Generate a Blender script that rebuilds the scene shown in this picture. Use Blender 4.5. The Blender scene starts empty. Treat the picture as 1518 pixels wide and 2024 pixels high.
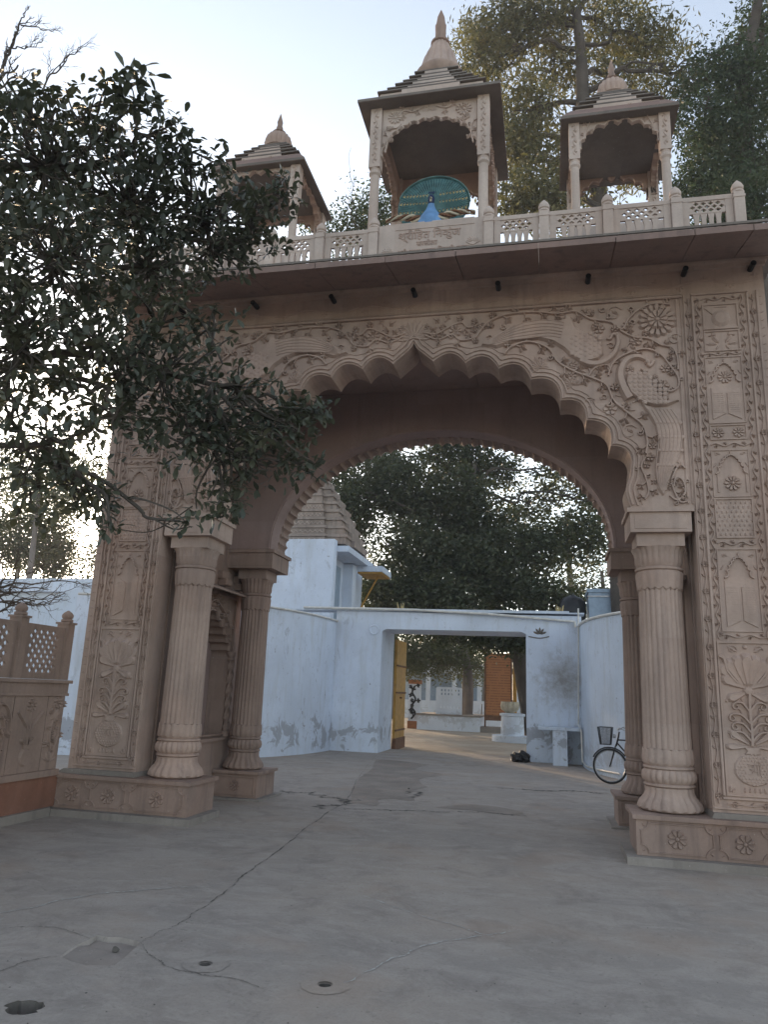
import bpy, bmesh, math, random
import numpy as np
from mathutils import Matrix, Vector
from mathutils.geometry import tessellate_polygon
R = math.radians
rnd = random.Random(7)
nr = np.random.RandomState(11)
sc = bpy.context.scene
col = sc.collection

# ------------------------------------------------------------------ camera, sky, sun, exposure
F_PX, PITCH, ROLL, YAW = 1473.4, 0.23792, 0.039745, -0.223796
CAM = np.array([1.693, -8.802, 1.6])
def cam_axes():
    cp, sp = math.cos(PITCH), math.sin(PITCH)
    fw = np.array([math.sin(YAW)*cp, math.cos(YAW)*cp, sp])
    rt = np.array([math.cos(YAW), -math.sin(YAW), 0.0])
    up = np.cross(rt, fw)
    return rt*math.cos(ROLL)+up*math.sin(ROLL), -rt*math.sin(ROLL)+up*math.cos(ROLL), fw
RT, UP, FW = cam_axes()
cd = bpy.data.cameras.new('camera')
cam = bpy.data.objects.new('camera', cd); col.objects.link(cam)
cam.matrix_world = Matrix(((RT[0], UP[0], -FW[0], CAM[0]), (RT[1], UP[1], -FW[1], CAM[1]), (RT[2], UP[2], -FW[2], CAM[2]), (0, 0, 0, 1)))
cd.sensor_fit = 'VERTICAL'; cd.sensor_height = 36; cd.lens = F_PX/2024*36
cd.clip_start = 0.05; cd.clip_end = 2000
sc.camera = cam
def at(u, v, y=None, z=None, x=None, dist=None):
    "world point seen at photograph pixel (u, v) on a plane"
    d = FW*F_PX + RT*(u-759) - UP*(v-1012)
    if dist is not None: return CAM + d/F_PX*dist
    t = (y-CAM[1])/d[1] if y is not None else (z-CAM[2])/d[2] if z is not None else (x-CAM[0])/d[0]
    return CAM + d*t

SUN_AZ, SUN_EL = -34.0, 11.0           # degrees from +y towards -x, elevation
w = bpy.data.worlds.new('World'); sc.world = w; w.use_nodes = True
nt = w.node_tree; nt.nodes.clear()
sky = nt.nodes.new('ShaderNodeTexSky'); sky.sky_type = 'NISHITA'; sky.sun_disc = False
sky.sun_elevation = R(SUN_EL); sky.sun_rotation = R(SUN_AZ)
sky.air_density = 1.0; sky.dust_density = .8; sky.ozone_density = 1.5; sky.altitude = 0
bg = nt.nodes.new('ShaderNodeBackground'); bg.inputs['Strength'].default_value = 0.15
wo = nt.nodes.new('ShaderNodeOutputWorld')
hz = nt.nodes.new('ShaderNodeHueSaturation'); hz.inputs['Saturation'].default_value = 0.56
nt.links.new(sky.outputs[0], hz.inputs['Color']); nt.links.new(hz.outputs[0], bg.inputs[0]); nt.links.new(bg.outputs[0], wo.inputs[0])
sl = bpy.data.lights.new('sun', 'SUN'); sl.energy = 2.0; sl.angle = R(0.5); sl.color = (1.0, 0.72, 0.45)
so = bpy.data.objects.new('sun', sl); col.objects.link(so)
sd = Vector((math.sin(R(SUN_AZ))*math.cos(R(SUN_EL)), math.cos(R(SUN_AZ))*math.cos(R(SUN_EL)), math.sin(R(SUN_EL))))
so.rotation_euler = sd.to_track_quat('Z', 'Y').to_euler(); so.location = (-10, 10, 30)
sc.view_settings.view_transform = 'Standard'; sc.view_settings.look = 'None'
sc.view_settings.gamma = 1; sc.view_settings.use_curve_mapping = False
sc.view_settings.exposure = 1.5

# ------------------------------------------------------------------ materials
def new_mat(name, rough=0.85, spec=0.3):
    m = bpy.data.materials.new(name); m.use_nodes = True
    n = m.node_tree; b = n.nodes['Principled BSDF']
    b.inputs['Roughness'].default_value = rough
    b.inputs['Specular IOR Level'].default_value = spec
    return m, n, b
def noise(n, vec, scale, detail=4, rough=0.55, stretch=None, dist=0.0):
    t = n.nodes.new('ShaderNodeTexNoise'); t.inputs['Scale'].default_value = scale
    t.inputs['Detail'].default_value = detail; t.inputs['Roughness'].default_value = rough
    t.inputs['Distortion'].default_value = dist
    if stretch:
        mp = n.nodes.new('ShaderNodeMapping'); mp.inputs['Scale'].default_value = stretch
        n.links.new(vec, mp.inputs[0]); vec = mp.outputs[0]
    n.links.new(vec, t.inputs['Vector']); return t.outputs['Fac']
def ramp(n, fac, a, b, ca=(0, 0, 0, 1), cb=(1, 1, 1, 1)):
    r = n.nodes.new('ShaderNodeValToRGB'); r.color_ramp.elements[0].position = a; r.color_ramp.elements[1].position = b
    r.color_ramp.elements[0].color = ca; r.color_ramp.elements[1].color = cb
    n.links.new(fac, r.inputs[0]); return r.outputs[0]
def mix(n, fac, a, b, mode='MIX'):
    x = n.nodes.new('ShaderNodeMix'); x.data_type = 'RGBA'; x.blend_type = mode
    if isinstance(fac, (int, float)): x.inputs[0].default_value = fac
    else: n.links.new(fac, x.inputs[0])
    for s, i in ((a, 6), (b, 7)):
        if isinstance(s, tuple): x.inputs[i].default_value = s
        else: n.links.new(s, x.inputs[i])
    return x.outputs[2]
def math_n(n, op, a, b=0.0, clamp=False):
    x = n.nodes.new('ShaderNodeMath'); x.operation = op; x.use_clamp = clamp
    for i, s in enumerate((a, b)):
        if isinstance(s, (int, float)): x.inputs[i].default_value = s
        else: n.links.new(s, x.inputs[i])
    return x.outputs[0]
def bump(n, b, h, strength, dist=0.01):
    bp = n.nodes.new('ShaderNodeBump'); bp.inputs['Strength'].default_value = strength; bp.inputs['Distance'].default_value = dist
    n.links.new(h, bp.inputs['Height']); n.links.new(bp.outputs[0], b.inputs['Normal'])
def wpos(n):
    g = n.nodes.new('ShaderNodeNewGeometry'); return g.outputs['Position']
def sepz(n, pos, i=2):
    s = n.nodes.new('ShaderNodeSeparateXYZ'); n.links.new(pos, s.inputs[0]); return s.outputs[i]
def c4(c, k=1.0): return (c[0]*k, c[1]*k, c[2]*k, 1)

def stone_mat(name, c, var=0.22, stain=0.35, warm=0.25, bumpk=0.35, dust=0.3):
    m, n, b = new_mat(name, 0.88, 0.2)
    p = wpos(n)
    big = noise(n, p, 1.3, 5, 0.6)
    fine = noise(n, p, 26, 5, 0.65)
    sn = n.nodes.new('ShaderNodeVectorMath'); sn.operation = 'SNAP'; sn.inputs[1].default_value = (1.06, 40, .93)
    ad = n.nodes.new('ShaderNodeVectorMath'); ad.inputs[1].default_value = (.31, 7, .47); n.links.new(p, ad.inputs[0]); n.links.new(ad.outputs[0], sn.inputs[0])
    wn = n.nodes.new('ShaderNodeTexWhiteNoise'); n.links.new(sn.outputs[0], wn.inputs[0]); blk = wn.outputs['Value']
    streak = noise(n, p, 2.2, 5, 0.6, stretch=(3.0, 3.0, 0.35))
    cc = mix(n, ramp(n, big, .35, .68), c4(c, 1-var), c4(c, 1+var*.6))
    cc = mix(n, math_n(n, 'MULTIPLY', blk, .5), cc, c4((c[0]*.74, c[1]*.70, c[2]*.68)))
    cw = (c[0]*1.12, c[1]*.88, c[2]*.74)
    cc = mix(n, math_n(n, 'MULTIPLY', ramp(n, noise(n, p, .9, 3), .48, .7), warm), cc, c4(cw))
    cc = mix(n, math_n(n, 'MULTIPLY', ramp(n, streak, .52, .75), stain), cc, c4((c[0]*.42, c[1]*.42, c[2]*.45)))
    cc = mix(n, math_n(n, 'MULTIPLY', ramp(n, fine, .45, .75), .25), cc, c4((c[0]*.6, c[1]*.58, c[2]*.58)))
    sp = noise(n, p, 60, 2, .5)
    cc = mix(n, math_n(n, 'MULTIPLY', ramp(n, sp, .70, .74), .5), cc, c4((.5, .47, .44)))
    n.links.new(cc, b.inputs['Base Color'])
    bump(n, b, math_n(n, 'ADD', math_n(n, 'MULTIPLY', big, 1.5), math_n(n, 'MULTIPLY', fine, .5)), bumpk, 0.012)
    return m
def plain_mat(name, c, var=0.12, rough=0.6, scale=6, spec=.3, metal=0.0, bumpk=0.1):
    m, n, b = new_mat(name, rough, spec); p = wpos(n)
    f = noise(n, p, scale, 4); g = noise(n, p, scale*7, 3)
    cc = mix(n, ramp(n, f, .35, .7), c4(c, 1-var), c4(c, 1+var))
    cc = mix(n, math_n(n, 'MULTIPLY', ramp(n, g, .55, .8), .35), cc, c4(c, .6))
    n.links.new(cc, b.inputs['Base Color']); b.inputs['Metallic'].default_value = metal
    bump(n, b, g, bumpk, .004); return m
def wash_mat(name, c, under, peel=.5, low=1.2, dirt=.5, amp=.25):
    "lime-washed plaster, flaked off low down and in scattered spots"
    m, n, b = new_mat(name, .9, .15); p = wpos(n); z = sepz(n, p)
    big = noise(n, p, .8, 5, .6); md = noise(n, p, 3.2, 6, .65, dist=.6); fine = noise(n, p, 22, 4, .6)
    streak = noise(n, p, 2.6, 5, .6, stretch=(2.2, 2.2, .3))
    cc = mix(n, ramp(n, big, .35, .7), c4(c, .88), c4(c, 1.06))
    cc = mix(n, math_n(n, 'MULTIPLY', ramp(n, streak, .5, .78), .4*dirt), cc, c4((c[0]*.72, c[1]*.68, c[2]*.6)))
    cc = mix(n, math_n(n, 'MULTIPLY', ramp(n, md, .5, .7), .18), cc, c4((c[0]*.8, c[1]*.82, c[2]*.9)))
    hb = math_n(n, 'MULTIPLY', math_n(n, 'SUBTRACT', 1.0, math_n(n, 'DIVIDE', math_n(n, 'ABSOLUTE', math_n(n, 'SUBTRACT', z, low*.4)), low*.6), True), amp)
    pf = math_n(n, 'ADD', noise(n, p, 1.9, 7, .7, dist=.8), hb)
    cc = mix(n, math_n(n, 'MULTIPLY', ramp(n, pf, .70, .725), peel), cc, c4(under))
    sp = noise(n, p, 7.5, 6, .7, stretch=(1, 1, .6))
    cc = mix(n, math_n(n, 'MULTIPLY', ramp(n, noise(n, p, 1.3, 8, .75, dist=1.5), .55, .72), .3), cc, c4((c[0]*.66, c[1]*.64, c[2]*.62)))
    cc = mix(n, math_n(n, 'MULTIPLY', ramp(n, sp, .645, .67), .8), cc, c4((under[0]*.62, under[1]*.6, under[2]*.6)))
    cc = mix(n, math_n(n, 'MULTIPLY', ramp(n, fine, .6, .8), .15), cc, c4(under))
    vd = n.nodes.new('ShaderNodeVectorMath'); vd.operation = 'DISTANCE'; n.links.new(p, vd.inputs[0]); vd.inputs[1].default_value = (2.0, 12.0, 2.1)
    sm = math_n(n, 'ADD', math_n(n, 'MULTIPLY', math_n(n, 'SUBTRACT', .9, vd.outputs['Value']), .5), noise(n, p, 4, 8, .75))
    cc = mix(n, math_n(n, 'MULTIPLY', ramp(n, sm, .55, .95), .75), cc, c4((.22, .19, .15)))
    scr = noise(n, p, 3.4, 9, .8, stretch=(1, 1, .45), dist=2.0)
    cc = mix(n, math_n(n, 'MULTIPLY', ramp(n, scr, .57, .63), .32*dirt), cc, c4((under[0]*.9, under[1]*.9, under[2]*.9)))
    n.links.new(cc, b.inputs['Base Color'])
    bump(n, b, math_n(n, 'SUBTRACT', math_n(n, 'ADD', md, math_n(n, 'MULTIPLY', fine, .3)), math_n(n, 'MULTIPLY', ramp(n, pf, .70, .725), .5)), .35, .015)
    return m
def leaf_mat(name, c, c2, trans=.25, gloss=.45):
    m, n, b = new_mat(name, gloss, .35)
    g = n.nodes.new('ShaderNodeNewGeometry')
    cc = mix(n, g.outputs['Random Per Island'], c4(c), c4(c2))
    cc = mix(n, math_n(n, 'MULTIPLY', ramp(n, noise(n, g.outputs['Position'], 1.1, 3), .45, .7), .45), cc, c4((c2[0]*1.3, c2[1]*1.05, c2[2]*.7)))
    n.links.new(cc, b.inputs['Base Color'])
    tr = n.nodes.new('ShaderNodeBsdfTranslucent'); n.links.new(mix(n, .5, cc, c4((c2[0]*2, c2[1]*2, c2[2]*.8))), tr.inputs['Color'])
    ms = n.nodes.new('ShaderNodeMixShader'); ms.inputs[0].default_value = trans
    n.links.new(b.outputs[0], ms.inputs[1]); n.links.new(tr.outputs[0], ms.inputs[2])
    n.links.new(ms.outputs[0], n.nodes['Material Output'].inputs['Surface'])
    return m

M = {}
M['stone'] = stone_mat('pink_sandstone', (.465, .35, .292), stain=.5, var=.26)
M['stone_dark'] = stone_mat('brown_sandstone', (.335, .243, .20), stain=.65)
M['stone_pale'] = stone_mat('weathered_pale_sandstone', (.54, .45, .395), warm=.2, stain=.25)
M['eave'] = stone_mat('shade_dark_stained_eave', (.27, .195, .17), stain=.6)  # base colour darkened to carry the shade of the eave undersides
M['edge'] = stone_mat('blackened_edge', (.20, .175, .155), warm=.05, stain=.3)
M['stone_red'] = stone_mat('red_polished_stone', (.27, .135, .095), var=.3, warm=.4, stain=.4)
M['plaster_brown'] = stone_mat('painted_brown_plaster', (.34, .25, .228), var=.12, stain=.3, bumpk=.15)
M['slab'] = stone_mat('grey_lichened_slab', (.29, .255, .225), warm=.1, stain=.5)
M['kerb'] = stone_mat('cement_kerb', (.30, .265, .235), warm=.05, stain=.5)
M['wash'] = wash_mat('blue_limewash', (.66, .72, .82), (.34, .35, .38), peel=.8, low=1.3, dirt=1.5, amp=.24)
M['wash_grey'] = wash_mat('grey_limewash', (.60, .66, .75), (.36, .36, .37), peel=.4, low=1.0, dirt=1.4)
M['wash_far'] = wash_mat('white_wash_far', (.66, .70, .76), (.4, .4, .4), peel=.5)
M['bark'] = stone_mat('bark', (.10, .085, .072), var=.35, stain=.5, bumpk=.9)
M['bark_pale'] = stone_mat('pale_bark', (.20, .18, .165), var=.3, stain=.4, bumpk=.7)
M['leaf_near'] = leaf_mat('dark_glossy_leaf', (.034, .042, .034), (.085, .095, .072), .15, .4)
M['leaf_near_young'] = leaf_mat('young_leaf', (.05, .07, .035), (.09, .10, .05), .3, .45)
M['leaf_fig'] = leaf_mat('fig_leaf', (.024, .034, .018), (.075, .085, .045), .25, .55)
M['leaf_airy'] = leaf_mat('airy_olive_leaf', (.04, .052, .03), (.15, .14, .07), .3, .6)
M['leaf_right'] = leaf_mat('neem_leaf', (.022, .045, .026), (.06, .085, .045), .3, .6)
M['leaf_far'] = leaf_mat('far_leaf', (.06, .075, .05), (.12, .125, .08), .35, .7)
M['yellow'] = plain_mat('yellow_paint', (.42, .23, .05), .2, .6)
M['rust'] = plain_mat('rust', (.16, .08, .045), .3, .8)
M['black'] = plain_mat('black_paint', (.015, .015, .017), .2, .4)
M['steel'] = plain_mat('steel', (.35, .35, .36), .2, .35, metal=.8)
M['pipe'] = plain_mat('white_pvc', (.62, .60, .56), .15, .5)
M['bluebox'] = plain_mat('blue_grey_sheet', (.27, .34, .42), .1, .5)
M['orange'] = plain_mat('orange_stone', (.33, .13, .05), .25, .7)
M['teal'] = plain_mat('teal_enamel', (.045, .115, .12), .4, .5, scale=12)
M['teal_light'] = plain_mat('light_teal', (.13, .24, .23), .25, .5)
M['gold'] = plain_mat('gold_ochre', (.42, .33, .15), .25, .5)
M['peablue'] = plain_mat('peacock_blue', (.14, .28, .50), .2, .45)
M['navy'] = plain_mat('navy_blue', (.015, .03, .09), .3, .45)
M['cream'] = plain_mat('cream_paint', (.5, .44, .33), .2, .6)
M['dark'] = plain_mat('crack_dirt_and_pit_shade', (.135, .12, .105), .3, .95)
M['dirt'] = plain_mat('rough_dirt', (.15, .13, .11), .35, .95, scale=20, bumpk=.6)
M['chalk'] = plain_mat('chalk_scrape', (.46, .44, .41), .25, .95, scale=15)

# ------------------------------------------------------------------ mesh builder
ORG = {}
def tag(o, label=None, cat=None, group=None, kind=None):
    if label: o['label'] = label
    if cat: o['category'] = cat
    if group: o['group'] = group
    if kind: o['kind'] = kind
    return o
def thing(name, label, cat, loc=(0, 0, 0), group=None, rz=0.0):
    o = bpy.data.objects.new(name, None); col.objects.link(o)
    o.empty_display_size = .2; o.location = loc; o.rotation_euler = (0, 0, rz)
    ORG[o.name] = np.array(loc, float)
    return tag(o, label, cat, group)
class MB:
    def __init__(s, o=(0, 0, 0), u=(1, 0, 0), v=(0, 0, 1), n=(0, -1, 0)):
        s.V = []; s.Fc = []; s.frame(o, u, v, n)
    def frame(s, o, u, v, n):
        s.o, s.u, s.v, s.n = (np.array(t, float) for t in (o, u, v, n)); return s
    def P(s, a, b, h): return tuple(s.o + s.u*a + s.v*b + s.n*h)
    def add(s, vs, fs):
        k = len(s.V); s.V.extend(vs); s.Fc.extend([tuple(i+k for i in f) for f in fs])
    def box(s, x0, x1, y0, y1, z0, z1):
        x0, x1 = min(x0, x1), max(x0, x1); y0, y1 = min(y0, y1), max(y0, y1)
        s.add([(x0,y0,z0),(x1,y0,z0),(x1,y1,z0),(x0,y1,z0),(x0,y0,z1),(x1,y0,z1),(x1,y1,z1),(x0,y1,z1)],
              [(0,3,2,1),(4,5,6,7),(0,1,5,4),(1,2,6,5),(2,3,7,6),(3,0,4,7)]); return s
    def rbox(s, a0, a1, b0, b1, h0, h1):
        "box in the relief frame"
        s.add([s.P(a, b, h) for h in (h0, h1) for a, b in ((a0,b0),(a1,b0),(a1,b1),(a0,b1))],
              [(0,3,2,1),(4,5,6,7),(0,1,5,4),(1,2,6,5),(2,3,7,6),(3,0,4,7)]); return s
    def bbox(s, a0, a1, b0, b1, h0, h1, c=.012):
        "bevelled box in the relief frame (raised face smaller than its foot)"
        s.add([s.P(a0,b0,h0), s.P(a1,b0,h0), s.P(a1,b1,h0), s.P(a0,b1,h0)] +
              [s.P(a0,b0,h1-c), s.P(a1,b0,h1-c), s.P(a1,b1,h1-c), s.P(a0,b1,h1-c)] +
              [s.P(a0+c,b0+c,h1), s.P(a1-c,b0+c,h1), s.P(a1-c,b1-c,h1), s.P(a0+c,b1-c,h1)],
              [(0,3,2,1),(8,9,10,11)] + [(i+k, (i+1)%4+k, (i+1)%4+4+k, i+4+k) for k in (0, 4) for i in range(4)]); return s
    def prism(s, pts, h0, h1, holes=None):
        "extrude outline in relief frame from h0 to h1"
        loops = [list(pts)] + [list(h) for h in (holes or [])]
        tr = tessellate_polygon([[Vector((a, b, 0)) for a, b in l] for l in loops])
        flat = [p for l in loops for p in l]; N = len(flat); k = 0
        vs = [s.P(a, b, h0) for a, b in flat] + [s.P(a, b, h1) for a, b in flat]
        fs = [tuple(t) for t in tr] + [tuple(i+N for i in t) for t in tr]
        for l in loops:
            L = len(l)
            fs += [(k+i, k+(i+1) % L, N+k+(i+1) % L, N+k+i) for i in range(L)]; k += L
        s.add(vs, fs); return s
    def lathe(s, prof, seg=32, c=(0, 0, 0), flutes=0, square=False, a0=0.0, cap=True, hand=None):
        "prof rows: (z, r[, fluting amp[, z scallop amp]])"
        n = len(prof); vs = []
        for row in prof:
            z, r = row[0], row[1]; fa = row[2] if len(row) > 2 else 0; za = row[3] if len(row) > 3 else 0
            for i in range(seg):
                t = a0 + 2*math.pi*i/seg
                m = abs(math.cos(flutes*t/2)) if flutes else 0
                rr = r + fa*(m-.5); 
                if square: rr = r/max(abs(math.cos(t)), abs(math.sin(t)))
                vs.append((c[0]+rr*math.cos(t), c[1]+rr*math.sin(t), c[2]+z-za*m))
        fs = [(j*seg+i, j*seg+(i+1) % seg, (j+1)*seg+(i+1) % seg, (j+1)*seg+i) for j in range(n-1) for i in range(seg)]
        if cap: fs += [tuple(reversed(range(seg))), tuple((n-1)*seg+i for i in range(seg))]
        s.add(vs, fs); return s
    def tube(s, pts, rad, sides=6, cap=True):
        pts = [Vector(p) for p in pts]; n = len(pts)
        if isinstance(rad, (int, float)): rad = [rad]*n
        ref = None; vs = []
        for i, p in enumerate(pts):
            t = (pts[min(i+1, n-1)] - pts[max(i-1, 0)])
            t = t.normalized() if t.length > 1e-9 else Vector((0, 0, 1))
            if ref is None: ref = t.orthogonal().normalized()
            ref = (ref - t*ref.dot(t)); ref = ref.normalized() if ref.length > 1e-6 else t.orthogonal().normalized()
            q = t.cross(ref)
            for k in range(sides):
                a = 2*math.pi*k/sides
                vs.append(tuple(p + (ref*math.cos(a)+q*math.sin(a))*rad[i]))
        fs = [(j*sides+i, j*sides+(i+1) % sides, (j+1)*sides+(i+1) % sides, (j+1)*sides+i) for j in range(n-1) for i in range(sides)]
        if cap: fs += [tuple(reversed(range(sides))), tuple((n-1)*sides+i for i in range(sides))]
        s.add(vs, fs); return s
    # ---- relief vocabulary
    def stroke(s, pts, w=.03, h=.02, t0=1.0, t1=1.0, closed=False):
        n = len(pts); vs = []
        for i, (a, b) in enumerate(pts):
            if closed: p, q = pts[i-1], pts[(i+1) % n]
            else: p, q = pts[max(i-1, 0)], pts[min(i+1, n-1)]
            dx, dy = q[0]-p[0], q[1]-p[1]; l = math.hypot(dx, dy) or 1; nx, ny = -dy/l, dx/l
            k = t0+(t1-t0)*i/max(n-1, 1); ww = w*k/2; hh = h*(.4+.6*k)
            for f, z in ((-1, -.004), (-.5, hh), (.5, hh), (1, -.004)): vs.append(s.P(a+nx*ww*f, b+ny*ww*f, z))
        fs = []
        for i in range(n if closed else n-1):
            j = (i+1) % n
            fs += [(i*4+k, i*4+k+1, j*4+k+1, j*4+k) for k in range(3)]
        if not closed: fs += [(0, 1, 2, 3), ((n-1)*4+3, (n-1)*4+2, (n-1)*4+1, (n-1)*4)]
        s.add(vs, fs); return s
    def raised(s, pts, h=.025, b=.012):
        n = len(pts); area = sum(pts[i-1][0]*pts[i][1]-pts[i][0]*pts[i-1][1] for i in range(n))
        sg = 1 if area > 0 else -1; inn = []
        for i in range(n):
            p, q = pts[i-1], pts[(i+1) % n]; dx, dy = q[0]-p[0], q[1]-p[1]; l = math.hypot(dx, dy) or 1
            inn.append((pts[i][0]-sg*dy/l*b, pts[i][1]+sg*dx/l*b))
        tr = tessellate_polygon([[Vector((a, c, 0)) for a, c in inn]])
        s.add([s.P(a, c, -.004) for a, c in pts]+[s.P(a, c, h) for a, c in inn],
              [(i, (i+1) % n, n+(i+1) % n, n+i) for i in range(n)]+[tuple(k+n for k in t) for t in tr]); return s
    def petal(s, a, b, ang, L, W, h=.02):
        ca, sa = math.cos(ang), math.sin(ang)
        def q(x, y, z): return s.P(a+x*ca-y*sa, b+x*sa+y*ca, z)
        s.add([q(0,0,-.004), q(L*.3,W*.42,-.004), q(L*.7,W*.46,-.004), q(L,0,-.004), q(L*.7,-W*.46,-.004), q(L*.3,-W*.42,-.004),
               q(L*.2,0,h*.8), q(L*.65,0,h)],
              [(0,5,6),(0,6,1),(1,6,7,2),(2,7,3),(3,7,4),(4,7,6,5)]); return s
    def rpetal(s, a, b, ang, L, W, h=.02):
        ca, sa = math.cos(ang), math.sin(ang)
        def q(x, y, z): return s.P(a+x*ca-y*sa, b+x*sa+y*ca, z)
        o = [(0, -.12), (.45, -.36), (.8, -.5), (.95, -.3), (1, 0), (.95, .3), (.8, .5), (.45, .36), (0, .12)]
        s.add([q(x*L, y*W, -.004) for x, y in o]+[q((.12+x*.74)*L, y*W*.62, h*(.5+.5*x)) for x, y in o]+[q(L*.45, 0, h*.55)],
              [(i, i+1, 10+i, 9+i) for i in range(8)]+[(9+i, 10+i, 18) for i in range(8)]+[(8, 0, 9, 17), (17, 9, 18)]); return s
    def dome(s, a, b, r, h=.02, n=8):
        vs = [s.P(a+r*math.cos(2*math.pi*i/n), b+r*math.sin(2*math.pi*i/n), -.004) for i in range(n)]
        vs += [s.P(a+r*.6*math.cos(2*math.pi*i/n), b+r*.6*math.sin(2*math.pi*i/n), h*.8) for i in range(n)] + [s.P(a, b, h)]
        s.add(vs, [(i, (i+1) % n, n+(i+1) % n, n+i) for i in range(n)]+[(n+i, n+(i+1) % n, 2*n) for i in range(n)]); return s
    def flower(s, a, b, r, n=8, h=.02, rot=0.0, fat=.75):
        for k in range(n): s.rpetal(a+r*.2*math.cos(rot+2*math.pi*k/n), b+r*.2*math.sin(rot+2*math.pi*k/n), rot+2*math.pi*k/n, r*.8, r*5.2/n*min(fat+.15, 1), h*1.3)
        s.dome(a, b, r*.27, h*1.25, 6); return s
    def curl(s, a, b, r, a0, turns=1.1, w=.02, h=.018, sgn=1):
        n = int(7*turns)+3; pts = []
        for i in range(n):
            t = i/(n-1); th = a0+sgn*2*math.pi*turns*t; rr = r*(1-.72*t)
            pts.append((a+rr*math.cos(th), b+rr*math.sin(th)))
        s.stroke(pts, w, h, 1, .7); return s
    def trefoil(s, a, b, ang, z=.06, h=.018):
        for d in (-.95, 0, .95): s.petal(a, b, ang+d, z*(1.15 if d == 0 else .95), z*.62, h*1.3)
        return s
    def vine(s, pts, w=.025, h=.02, z=.06, step=.11, alt=True, seed=0):
        "stem with leaves, buds and curls to either side"
        h = h*1.7; z = z*1.25; step = step*.82; r = random.Random(seed); P = smooth(pts, 5); s.stroke(P, w*1.1, h)
        acc = step*.5; k = 0
        for i in range(1, len(P)):
            dx, dy = P[i][0]-P[i-1][0], P[i][1]-P[i-1][1]; l = math.hypot(dx, dy); acc += l
            if acc > step:
                acc = 0; k += 1; sd = 1 if k % 2 else -1; an = math.atan2(dy, dx)
                e = an+sd*r.uniform(.7, 1.2); L = z*r.uniform(.5, .9); a, b = P[i]
                ex, ey = a+L*math.cos(e), b+L*math.sin(e)
                s.stroke([(a, b), ((a+ex)/2+.1*L*math.cos(an), (b+ey)/2+.1*L*math.sin(an)), (ex, ey)], w*.7, h*.8)
                c = r.random()
                if c < .55: s.trefoil(ex, ey, e, z*.8, h)
                elif c < .8: s.flower(ex, ey, z*.5, 5, h, e)
                else: s.curl(ex, ey, z*.4, e+math.pi, 1.0, w*.7, h, sd)
        return s
    def strip(s, p0, p1, wd, wave=None, h=.016, flowers=False, w=.014):
        "narrow border: undulating stem with leaf scrolls"
        h *= 1.35; dx, dy = p1[0]-p0[0], p1[1]-p0[1]; L = math.hypot(dx, dy); ux, uy = dx/L, dy/L; nx, ny = -uy, ux
        wave = wave or wd*2.1; n = max(1, round(L/wave)); wave = L/n; m = n*10
        A = wd*(.22 if not flowers else .12)
        s.stroke([(p0[0]+ux*L*i/m+nx*A*math.sin(2*math.pi*n*i/m), p0[1]+uy*L*i/m+ny*A*math.sin(2*math.pi*n*i/m)) for i in range(m+1)], w, h)
        an = math.atan2(uy, ux)
        for k in range(n):
            for j, sg in ((.25, 1), (.75, -1)):
                d = (k+j)*wave; x, y = p0[0]+ux*d-nx*A*sg*.4, p0[1]+uy*d-ny*A*sg*.4
                if flowers and j == .25: s.flower(p0[0]+ux*d, p0[1]+uy*d, wd*.42, 8, h*1.2)
                elif flowers:
                    for q in (-.6, .6): s.petal(x, y, an+q, wd*.7, wd*.3, h)
                    s.petal(x, y, an+math.pi+.5, wd*.5, wd*.25, h)
                else: s.trefoil(x, y, math.atan2(-ny*sg, -nx*sg)+.5*sg, wd*.42, h); s.curl(x+ux*wd*.3, y+uy*wd*.3, wd*.16, an, .9, w*.7, h*.8, sg)
        return s
    def rect(s, a0, a1, b0, b1, w=.014, h=.014):
        for q in ((a0, a1, b0, b0+w), (a0, a1, b1-w, b1), (a0, a0+w, b0+w, b1-w), (a1-w, a1, b0+w, b1-w)): s.bbox(q[0], q[1], q[2], q[3], -.004, h, .003)
        return s
    def build(s, name, mat, parent=None, smooth_=False, kind=None, label=None, origin=None):
        root = parent
        while root is not None and root.parent is not None: root = root.parent
        off = np.zeros(3) if root is None else ORG.get(root.name, np.zeros(3))
        if origin is not None: off = np.array(origin, float)
        V = np.array(s.V, float)-off
        me = bpy.data.meshes.new(name); me.from_pydata([tuple(v) for v in V], [], s.Fc); me.validate()
        bm = bmesh.new(); bm.from_mesh(me); bmesh.ops.recalc_face_normals(bm, faces=bm.faces); bm.to_mesh(me); bm.free()
        me.materials.append(M[mat] if isinstance(mat, str) else mat)
        if smooth_:
            me.polygons.foreach_set('use_smooth', [True]*len(me.polygons))
            try: me.set_sharp_from_angle(angle=R(40))
            except Exception: pass
        o = bpy.data.objects.new(name, me); col.objects.link(o)
        if parent is not None: o.parent = parent
        elif origin is not None: o.location = origin
        ORG[o.name] = off
        if kind is None and name.split('_')[-1] in ('relief', 'border', 'pattern', 'fillet', 'moulding'): kind = 'stuff'
        return tag(o, label, None, None, kind)
def smooth(pts, k=5):
    "Catmull-Rom through the points"
    P = [pts[0]]+list(pts)+[pts[-1]]; out = []
    for i in range(1, len(P)-2):
        for j in range(k):
            t = j/k; q = []
            for d in range(len(P[0])):
                a, b, c, e = P[i-1][d], P[i][d], P[i+1][d], P[i+2][d]
                q.append(.5*((2*b)+(-a+c)*t+(2*a-5*b+4*c-e)*t*t+(-a+3*b-3*c+e)*t**3))
            out.append(tuple(q))
    out.append(tuple(pts[-1])); return out
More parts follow.
